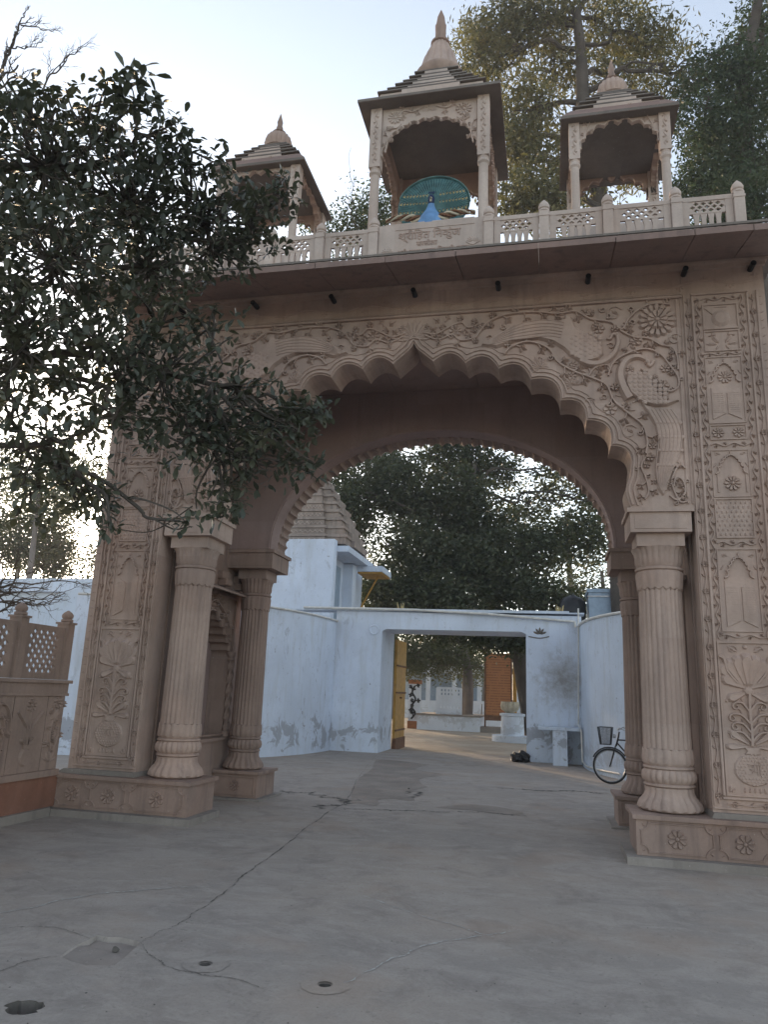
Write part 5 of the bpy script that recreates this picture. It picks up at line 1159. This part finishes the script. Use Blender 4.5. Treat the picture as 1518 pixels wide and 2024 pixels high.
def tree(name, label, base, trunk, tr_r, blobs, leaf, mat, bark='bark', seed=0, limbs=3, twig=2, group=None, droop=.3, clump=9, spread=.35, aspect=.45):
    root = thing(name, label, 'tree', base, group); off = base; r = random.Random(seed)
    mb = MB(); n_ = len(trunk); T_ = smooth(trunk, 5); mb.tube(T_, [tr_r*(1.25 if i == 0 else 1)*(1-.72*i/len(T_)) for i in range(len(T_))], 10)
    tk_ = mb.build('trunk', bark, root, True)
    mb = MB()
    for bi, bl_ in enumerate(blobs):
        c = Vector(bl_[:3]); k = min(range(len(T_)), key=lambda i: (Vector(T_[i])-c).length+max(0, T_[i][2]-c.z)*1.2); k = max(int(len(T_)*.25), min(k, len(T_)-2)); s_p = Vector(T_[k])
        rr = tr_r*.42*(1-.6*k/len(T_)); main = wander(s_p, c, 6, .12, seed*31+bi, .05); mb.tube(main, [rr*(1-.75*i/len(main)) for i in range(len(main))], 7)
        for j in range(limbs):
            d = Vector((r.uniform(-1, 1), r.uniform(-1, 1), r.uniform(-.7, 1))).normalized(); e = c+Vector((d.x*bl_[3], d.y*bl_[4], d.z*bl_[5]))*r.uniform(.6, .95)
            st_ = Vector(main[int(len(main)*r.uniform(.45, .9))]); br = wander(st_, e, 5, .14, r.randint(0, 9999)); mb.tube(br, [rr*.42*(1-.8*i/len(br)) for i in range(len(br))], 5)
            for q_ in range(twig):
                st2 = Vector(br[int(len(br)*r.uniform(.3, .9))]); d2 = Vector((r.uniform(-1, 1), r.uniform(-1, 1), r.uniform(-1, .8))); e2 = st2+d2*min(bl_[3:6])*.5; b2 = wander(st2, e2, 3, .15, r.randint(0, 9999)); mb.tube(b2, [rr*.15*(1-.8*i/len(b2)) for i in range(len(b2))], 4)
    mb.build('branches', bark, root, True)
    V, F_ = leaf_cloud(blobs, leaf, seed+5, droop, clump, spread, aspect); pts_mesh('crown', V, F_, mat, root, 'stuff', off)
    return root
def B(u, v, y, rx, ry, rz, n_): p = at(u, v, y=y); return (float(p[0]), float(p[1]), float(p[2]), rx, ry, rz, n_)
K = 1.0
# big dark fig behind the opening
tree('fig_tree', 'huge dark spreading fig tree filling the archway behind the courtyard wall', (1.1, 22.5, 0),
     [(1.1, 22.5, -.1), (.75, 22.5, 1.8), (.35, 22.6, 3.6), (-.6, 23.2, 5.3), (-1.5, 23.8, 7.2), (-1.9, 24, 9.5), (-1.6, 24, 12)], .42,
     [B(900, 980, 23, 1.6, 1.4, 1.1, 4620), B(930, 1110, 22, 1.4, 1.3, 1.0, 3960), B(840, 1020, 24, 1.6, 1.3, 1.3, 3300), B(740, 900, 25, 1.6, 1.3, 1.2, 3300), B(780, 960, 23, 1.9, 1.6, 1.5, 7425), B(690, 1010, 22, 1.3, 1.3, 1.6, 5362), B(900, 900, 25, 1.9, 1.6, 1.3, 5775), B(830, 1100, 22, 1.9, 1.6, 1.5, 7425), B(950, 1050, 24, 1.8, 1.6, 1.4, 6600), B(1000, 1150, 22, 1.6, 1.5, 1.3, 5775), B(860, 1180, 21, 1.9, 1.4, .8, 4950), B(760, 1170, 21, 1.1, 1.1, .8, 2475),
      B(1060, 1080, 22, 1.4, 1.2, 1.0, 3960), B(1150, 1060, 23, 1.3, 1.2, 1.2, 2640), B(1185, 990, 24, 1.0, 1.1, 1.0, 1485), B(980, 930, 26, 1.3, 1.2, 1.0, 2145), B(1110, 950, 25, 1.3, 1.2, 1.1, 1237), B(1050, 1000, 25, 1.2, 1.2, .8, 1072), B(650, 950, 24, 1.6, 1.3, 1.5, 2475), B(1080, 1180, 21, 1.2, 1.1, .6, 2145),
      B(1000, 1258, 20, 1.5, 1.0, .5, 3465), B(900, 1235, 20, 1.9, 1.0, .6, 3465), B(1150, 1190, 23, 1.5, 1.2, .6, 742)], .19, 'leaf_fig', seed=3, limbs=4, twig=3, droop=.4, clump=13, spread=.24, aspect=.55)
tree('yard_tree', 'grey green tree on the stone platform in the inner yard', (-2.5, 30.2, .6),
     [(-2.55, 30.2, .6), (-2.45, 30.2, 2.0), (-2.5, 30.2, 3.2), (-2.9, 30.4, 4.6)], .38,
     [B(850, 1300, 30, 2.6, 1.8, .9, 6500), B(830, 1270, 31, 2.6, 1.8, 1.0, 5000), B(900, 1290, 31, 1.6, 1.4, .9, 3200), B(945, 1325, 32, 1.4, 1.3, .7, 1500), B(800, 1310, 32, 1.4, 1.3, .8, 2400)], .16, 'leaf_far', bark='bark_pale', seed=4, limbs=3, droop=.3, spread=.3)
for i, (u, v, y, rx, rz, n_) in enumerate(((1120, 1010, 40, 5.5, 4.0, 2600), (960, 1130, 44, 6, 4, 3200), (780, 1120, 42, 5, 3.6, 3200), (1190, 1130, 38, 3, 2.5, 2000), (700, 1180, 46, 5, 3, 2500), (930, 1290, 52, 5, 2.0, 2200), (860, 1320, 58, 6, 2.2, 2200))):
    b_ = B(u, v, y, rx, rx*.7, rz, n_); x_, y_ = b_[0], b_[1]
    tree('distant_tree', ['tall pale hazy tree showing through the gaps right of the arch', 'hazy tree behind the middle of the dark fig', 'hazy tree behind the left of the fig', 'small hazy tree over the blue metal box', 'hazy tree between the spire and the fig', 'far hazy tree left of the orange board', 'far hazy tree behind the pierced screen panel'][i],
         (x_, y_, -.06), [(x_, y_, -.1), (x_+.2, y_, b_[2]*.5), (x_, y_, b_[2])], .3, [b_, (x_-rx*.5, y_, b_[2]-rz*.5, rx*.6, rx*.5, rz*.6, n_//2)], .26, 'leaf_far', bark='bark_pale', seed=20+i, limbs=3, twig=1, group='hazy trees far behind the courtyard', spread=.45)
# airy tall tree right of centre behind the roof line
ys_ = 15
tree('airy_tree', 'tall airy olive green tree with drooping foliage behind the central and right kiosks', (4.2, 16, 0),
     [(4.2, 16, -.1), (4.0, 15.8, 6), (4.0, 15.6, 12), (3.95, 15.2, 16), tuple(at(1158, 240, y=15)), tuple(at(1150, 120, y=15)), tuple(at(1140, 20, y=15))], .5,
     [B(1000, 60, 15, 1.5, 1.2, 1.3, 2592), B(960, 120, 15, 1.1, 1.1, 1.2, 2016), B(930, 80, 16, .7, .8, .8, 648), B(1080, 40, 15, 1.6, 1.3, 1.2, 2592), B(1100, 150, 16, 1.4, 1.3, 1.2, 1872), B(1040, 220, 15, 1.4, 1.2, 1.4, 2448), B(1070, 320, 15, 1.5, 1.2, 1.4, 2736), B(1010, 290, 15, .8, .9, 1.3, 1224), B(1030, 390, 14, 1.2, 1.0, .9, 1872), B(1090, 410, 14, 1.1, 1.0, .8, 1440),
      B(1210, 60, 16, 1.6, 1.3, 1.3, 2448), B(1230, 160, 16, 1.3, 1.2, 1.1, 1368), B(1290, 90, 16, 1.4, 1.2, 1.2, 1872), B(1350, 140, 15, .9, .9, .7, 720), B(1200, 260, 16, 1.2, 1.2, 1.2, 1584), B(1290, 230, 16, 1.0, 1.0, 1.2, 1224), B(1160, 350, 15, 1.0, 1.0, 1.0, 1080), B(1250, 330, 16, 1.1, 1.1, 1.1, 1152), B(1240, -60, 16, 2.0, 1.6, 1.5, 2160), B(1060, -60, 15, 2.0, 1.6, 1.5, 2160)],
     .25, 'leaf_airy', seed=6, limbs=5, twig=3, droop=1.0, clump=14, spread=.2, aspect=.3)
tree('neem_tree', 'dense dark green tree filling the right edge behind the balustrade', (8.5, 14, 0),
     [(8.5, 14, -.1), (8.3, 13.6, 6), (8.0, 13.2, 11), tuple(at(1470, 260, y=13)), tuple(at(1480, 120, y=13)), tuple(at(1500, 0, y=13))], .45,
     [B(1440, 300, 13, 1.3, 1.2, 1.5, 6500), B(1390, 250, 13, .8, .9, 1.2, 2600), B(1380, 370, 13, .9, .9, .9, 2800), B(1470, 400, 12, 1.2, 1.0, 1.0, 4200), B(1500, 180, 13, 1.3, 1.2, 1.5, 4600), B(1440, 150, 13, .9, .9, 1.0, 2600), B(1510, 60, 14, 1.2, 1.2, 1.4, 3200), B(1560, 300, 13, 1.5, 1.3, 2.0, 3500), B(1600, 100, 14, 1.6, 1.3, 2.2, 3000), B(1360, 180, 14, .5, .5, .6, 700), B(1420, 460, 12, 1.0, 1.0, .6, 2000), B(1395, 60+60, 14, .5, .5, .4, 450)],
     .15, 'leaf_right', seed=8, limbs=4, twig=3, droop=.5, spread=.22)
tree('roof_line_tree', 'leafy tree top just showing above the balustrade between the left and central kiosks', (-6.6, 6.8, 0),
     [(-6.6, 6.8, -.1), (-6.4, 7, 4), (-5.2, 8, 8), (-3.6, 10, 11), tuple(at(730, 440, y=14))], .25, [B(745, 410, 14, .7, .7, .7, 1300), B(725, 440, 14, .9, .8, .5, 1500), B(660, 460, 14, 1.3, .9, .4, 1500), B(790, 470, 14, .9, .9, .5, 1200)], .15, 'leaf_right', seed=9, limbs=2)
# hazy back-lit trees far left; the last is added to block the low sun
for i, (u, v, y, rx, rz, n_, lab) in enumerate(((40, 1060, 30, 2.6, 1.9, 5200, 'hazy backlit tree at the far left edge above the white shed'), (112, 1060, 32, 1.3, 3.0, 3600, 'slim hazy backlit tree just left of the gate pier'), (80, 930, 26, 4.2, 2.2, 4200, 'sparse backlit tree crown high over the white shed'), (190, 1100, 34, 2.0, 1.6, 1300, 'thin hazy tree beside the left edge of the gate pier'), (-120, 960, 30, 6, 5, 9000, 'broad hazy tree beyond the left edge of the view'), (330, 900, 34, 6, 5, 8000, 'broad hazy tree hidden behind the left gate pier'), (520, 950, 36, 4.5, 6, 9000, 'tall hazy tree behind the shrine tower'), (640, 1200, 34, 3.5, 3.5, 9000, 'low hazy tree added to block the sun, behind the shrine tower, right of the spire'))):
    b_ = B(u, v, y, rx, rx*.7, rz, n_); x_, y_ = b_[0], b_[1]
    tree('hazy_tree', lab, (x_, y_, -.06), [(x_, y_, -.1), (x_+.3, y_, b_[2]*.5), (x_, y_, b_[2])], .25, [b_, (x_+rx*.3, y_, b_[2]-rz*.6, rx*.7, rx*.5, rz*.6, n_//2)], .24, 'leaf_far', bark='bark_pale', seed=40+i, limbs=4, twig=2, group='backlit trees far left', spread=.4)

def bare(name, label, cat, roots, seed, r0=.02, depth=4, spread=.8, base=None):
    r = random.Random(seed); base = base or roots[0][0]; t = thing(name, label, cat, base); mb = MB()
    def grow(p, d, L, rad, k):
        q = p+d*L; pts = wander(p, q, 4, .10, r.randint(0, 99999)); mb.tube(pts, [rad*(1-.35*i/len(pts)) for i in range(len(pts))], 5 if k > 1 else 3, False)
        if k <= 0: return
        for j in range(r.choice((2, 2, 3))):
            nd = (d+Vector((r.uniform(-1, 1), r.uniform(-1, 1), r.uniform(-.8, 1)))*spread).normalized(); st_ = Vector(pts[int((len(pts)-1)*r.uniform(.5, 1))]); grow(st_, nd, L*r.uniform(.5, .8), rad*.6, k-1)
    for p, q, rad in roots:
        p, q = Vector(p), Vector(q); pts = wander(p, q, 6, .07, r.randint(0, 9999)); mb.tube(pts, [rad*(1-.5*i/len(pts)) for i in range(len(pts))], 6, False)
        if p.z < .1: continue
        for j in range(4): grow(Vector(pts[int((len(pts)-1)*(.4+.2*j))]), ((q-p).normalized()+Vector((r.uniform(-1, 1), r.uniform(-1, 1), r.uniform(-.5, 1)))*spread).normalized(), (q-p).length*.4, rad*.5, depth-1)
    mb.build('branches', 'bark', t); return t
A9 = lambda u, v, d: tuple(float(c) for c in at(u, v, dist=d))
bare('bare_tree', 'leafless branches reaching into the sky at the top left corner', 'tree', [((-7.4, -3.2, -.1), A9(-60, 260, 9), .09), (A9(-60, 260, 9), A9(5, 150, 9), .03), (A9(5, 150, 9), A9(20, 95, 9), .022), (A9(20, 95, 9), A9(40, 40, 9), .016), (A9(40, 50, 9), A9(90, 60, 9), .010), (A9(70, 190, 9), A9(130, 120, 9), .014), (A9(20, 95, 9), A9(70, 93, 9), .010)], 5, depth=4, spread=.7)
bare('bare_shrub', 'tangle of leafless grey twigs over the white shed at the left edge', 'shrub', [((-8.6, -.2, -.1), A9(-120, 1190, 12), .05), (A9(-120, 1190, 12), A9(20, 1170, 12), .03), (A9(-120, 1220, 12), A9(30, 1190, 12), .03), (A9(-120, 1160, 12), A9(60, 1155, 12), .025), (A9(-100, 1250, 12), A9(10, 1140, 12), .025), (A9(-60, 1230, 12), A9(70, 1185, 12), .02)], 6, depth=4, spread=.8)
sb_ = at(702, 445, y=1.6); bare('dry_sapling', 'thin dry sapling rising beside the left post of the central kiosk', 'sapling', [((float(sb_[0]), 1.6, 7.06), tuple(float(c) for c in sb_), .012), (tuple(float(c) for c in sb_), tuple(float(c) for c in at(690, 402, y=1.6)), .010)], 8, depth=2, spread=.5)

# ------------------------------------------------------------------ the near tree whose boughs hang in front of the left pier
nt_ = thing('leafy_tree', 'dark broad-leaved tree whose boughs hang in front of the left half of the gateway', 'tree', (-5.6, -4.6, 0))
TK = [(-5.6, -4.6, -.1), (-5.5, -4.6, 1.5), (-5.2, -4.5, 3.0), (-4.9, -4.4, 4.2), (-4.5, -4.3, 5.4), (-4.2, -4.2, 6.8)]
mb = MB(); mb.tube(smooth(TK, 5), [.24*(1-.6*i/25) for i in range(26)], 12); mb.build('trunk', 'bark', nt_, True)
NB = [(90, 330, 130, 130, 6.5, 1), (250, 400, 140, 130, 6.8, 1), (400, 410, 110, 95, 7.2, 1), (500, 440, 70, 70, 7.5, .95), (110, 510, 150, 110, 6.0, 1), (290, 530, 110, 80, 6.8, .8), (420, 500, 90, 50, 7.5, .7),
      (50, 680, 110, 100, 5.6, .8), (200, 680, 110, 100, 6.0, 1), (325, 735, 105, 80, 6.2, .9), (430, 830, 100, 75, 6.3, 1), (535, 825, 75, 50, 6.4, .9), (620, 815, 40, 25, 6.4, .8), (480, 910, 105, 60, 6.2, 1), (595, 925, 45, 35, 6.2, .6), (430, 1000, 60, 35, 6.0, .7),
      (230, 830, 100, 60, 5.8, .7), (100, 860, 100, 50, 5.5, .5), (150, 950, 90, 60, 5.5, .8), (60, 1000, 60, 40, 5.6, .4), (60, 900, 80, 50, 6.2, .5), (180, 1000, 40, 30, 5.6, .6), (20, 780, 60, 60, 5.6, .7), (215, 1040, 22, 12, 5.2, .9), (355, 1030, 28, 12, 5.6, .5), (180, 210, 100, 35, 6.5, .5), (50, 210, 70, 45, 6.5, .7), (380, 300, 60, 40, 6.8, .55),
      (560, 375, 40, 30, 7.5, .7), (430, 640, 60, 40, 6.6, .4), (300, 620, 90, 50, 6.4, .6), (330, 260, 50, 35, 6.6, .5), (480, 760, 60, 30, 6.3, .6), (130, 780, 60, 40, 5.6, .5), (30, 600, 60, 60, 5.5, .6), (-60, 500, 100, 260, 6.0, .8), (350, 880, 60, 40, 6.0, .5), (600, 860, 40, 30, 6.3, .6), (70, 940, 60, 30, 5.6, .4), (-170, 260, 130, 130, 6.6, .7), (-260, 480, 130, 150, 6.4, .7), (-330, 280, 130, 130, 6.8, .6), (-240, 740, 120, 110, 6.0, .5), (-420, 480, 120, 140, 6.8, .6)]
TT = smooth(TK, 6); clus = []; bm_b = MB(); r = random.Random(77)
mains = [A9(100, 560, 6.2), A9(330, 520, 6.9), A9(460, 480, 7.4), A9(200, 760, 6.0), A9(420, 760, 6.3), A9(90, 880, 5.8), A9(150, 330, 6.6), A9(-250, 330, 6.7), A9(-330, 520, 6.6)]
mpaths = []
for i, e in enumerate(mains):
    st_ = Vector(min(TT, key=lambda t: abs(t[2]-(e[2]-.3)))); pth = wander(st_, e, 6, .07, 100+i, .03); mpaths += pth
    bm_b.tube(pth, [.065*(1-.7*k/len(pth)) for k in range(len(pth))], 8)
for i, (u, v, ru, rv, d, den) in enumerate(NB):
    c = Vector(A9(u, v, d)); rx, rz = ru*d/F_PX, rv*d/F_PX; ry = min(.75, (rx+rz)*.6)
    s_p = Vector(min(mpaths, key=lambda t: (Vector(t)-c).length)); pth = wander(s_p, c, 5, .12, 200+i); bm_b.tube(pth, [.022*(1-.6*k/len(pth)) for k in range(len(pth))], 6)
    nc = int(den*rx*rz*3.14*225)+3
    for k in range(nc):
        while True:
            q = Vector((r.uniform(-1, 1), r.uniform(-1, 1), r.uniform(-1, 1)))
            if q.length < 1: break
        e = c+Vector((q.x*rx*1.12, q.y*ry, q.z*rz*1.12))
        if math.sin(e.x*7.1+i)*math.sin(e.y*6.3+1.7*i)*math.sin(e.z*8.3+i*.6) > .34: continue   # gaps between the sprays
        clus.append(e)
        if k % 3 == 0:
            st_ = Vector(pth[int(len(pth)*r.uniform(.4, .99))]); b_ = wander(st_, e, 3, .12, r.randint(0, 99999)); bm_b.tube(b_, [.012*(1-.6*j/len(b_)) for j in range(len(b_))], 4, False)
for pts, rad in (([(395, 880), (330, 780), (300, 700), (320, 640), (345, 600), (400, 640), (440, 720)], .018), ([(380, 1000), (300, 1050), (230, 1045)], .006), ([(265, 320), (268, 250), (262, 180), (240, 140)], .009), ([(300, 320), (315, 250), (318, 195)], .006)):
    P3 = smooth([A9(u, v, 6.4) for u, v in pts], 5); bm_b.tube(P3, [rad*(1-.5*j/len(P3)) for j in range(len(P3))], 6)
sprig0 = len(clus)
for u, v in ((240, 150), (262, 135), (285, 150), (300, 175), (250, 185), (290, 205), (268, 160), (230, 180), (305, 205), (255, 210), (245, 165), (275, 145), (295, 190), (262, 195), (238, 205)): clus.append(Vector(A9(u, v, 6.3)))
bm_b.build('boughs', 'bark', nt_, True)
bm_b = None
# one leaf: obovate, folded along the midrib and drooping at the tip
LV = np.array([(0, 0, 0), (.25, .14, .02), (.25, 0, -.01), (.25, -.14, .02), (.6, .235, .035), (.6, 0, -.015), (.6, -.235, .035), (.85, .16, 0), (.85, 0, -.045), (.85, -.16, 0), (1.0, 0, -.10)], float)
LF = np.array([(0, 2, 1, 1), (0, 3, 2, 2), (1, 2, 5, 4), (2, 3, 6, 5), (4, 5, 8, 7), (5, 6, 9, 8), (7, 8, 10, 10), (8, 9, 10, 10)])
LT = np.array([(0, 2, 1), (0, 3, 2), (1, 2, 5), (1, 5, 4), (2, 3, 6), (2, 6, 5), (4, 5, 8), (4, 8, 7), (5, 6, 9), (5, 9, 8), (7, 8, 10), (8, 9, 10)])
mats_ = []
for ci_, c in enumerate(clus):
    k = r.randint(5, 8); ax = Vector((r.uniform(-.7, .7), r.uniform(-.9, .5), r.uniform(-.2, .8))).normalized(); a0 = r.uniform(0, 6.28); t1 = ax.orthogonal().normalized(); t2 = ax.cross(t1)
    for j in range(k):
        a = a0+j*2.4+r.uniform(-.3, .3); d = (t1*math.cos(a)+t2*math.sin(a)+ax*r.uniform(-.1, .6)+Vector((0, 0, -.35))).normalized()
        up_ = (Vector((0, 0, 1))+ax*.5+Vector((r.uniform(-.4, .4), r.uniform(-.4, .4), 0))); sdv = up_.cross(d).normalized(); nv = d.cross(sdv)
        L = r.uniform(.058, .118)*(1.35 if ci_ >= sprig0 else 1); st_ = c+d*.015+Vector((r.uniform(-.05, .05),)*3)
        mats_.append((st_, d, sdv, nv, L))
mats_.sort(key=lambda t: (t[0]-Vector(CAM)).length/t[4])
lm = bpy.data.meshes.new('leaf'); lm.from_pydata([tuple(v) for v in LV], [], [tuple(t) for t in LT]); lm.materials.append(M['leaf_near']); lm.polygons.foreach_set('use_smooth', [True]*len(LT))
def in_view(p):
    d = np.array(p)-CAM; z_ = d @ FW; return 0 < 759+F_PX*(d @ RT)/z_ < 1518 and 0 < 1012-F_PX*(d @ UP)/z_ < 2024
root_p = Vector((-5.6, -4.6, 0)); single = []; rest = []
for t in mats_: (single if len(single) < 300 and in_view(t[0]) else rest).append(t)
for st_, d, sdv, nv, L in single:
    o = bpy.data.objects.new('leaf', lm); col.objects.link(o); o.parent = nt_
    o.matrix_local = Matrix.Translation(st_-root_p) @ Matrix(((d.x, sdv.x, nv.x), (d.y, sdv.y, nv.y), (d.z, sdv.z, nv.z))).to_4x4() @ Matrix.Scale(L, 4)
S_ = np.array([t[0][:] for t in rest]); D_ = np.array([t[1][:] for t in rest]); E_ = np.array([t[2][:] for t in rest]); N_ = np.array([t[3][:] for t in rest]); L_ = np.array([t[4] for t in rest])
V = S_[:, None, :]+L_[:, None, None]*(LV[None, :, 0:1]*D_[:, None, :]+LV[None, :, 1:2]*E_[:, None, :]+LV[None, :, 2:3]*N_[:, None, :])
F_ = LT[None]+(np.arange(len(rest))*11)[:, None, None]
fo = pts_mesh('foliage', V.reshape(-1, 3), F_.reshape(-1, 3), 'leaf_near', nt_, 'stuff', tuple(root_p)); fo.data.polygons.foreach_set('use_smooth', [True]*len(fo.data.polygons))
print('near leaves', len(mats_))

# ------------------------------------------------------------------ morning haze in the air
HAZE = .0012
if HAZE:
    mb = MB(); mb.box(-60, 60, -16, 66, -1.2, 34); V = [tuple(v) for v in mb.V]; me = bpy.data.meshes.new('haze'); me.from_pydata(V, [], mb.Fc)
    m = bpy.data.materials.new('haze_air'); m.use_nodes = True; n = m.node_tree; n.nodes.clear(); out_ = n.nodes.new('ShaderNodeOutputMaterial'); pv = n.nodes.new('ShaderNodeVolumePrincipled')
    pv.inputs['Color'].default_value = (.92, .93, .95, 1); pv.inputs['Density'].default_value = HAZE; pv.inputs['Anisotropy'].default_value = .3; n.links.new(pv.outputs[0], out_.inputs['Volume'])
    me.materials.append(m); o = bpy.data.objects.new('haze', me); col.objects.link(o); tag(o, kind='stuff')
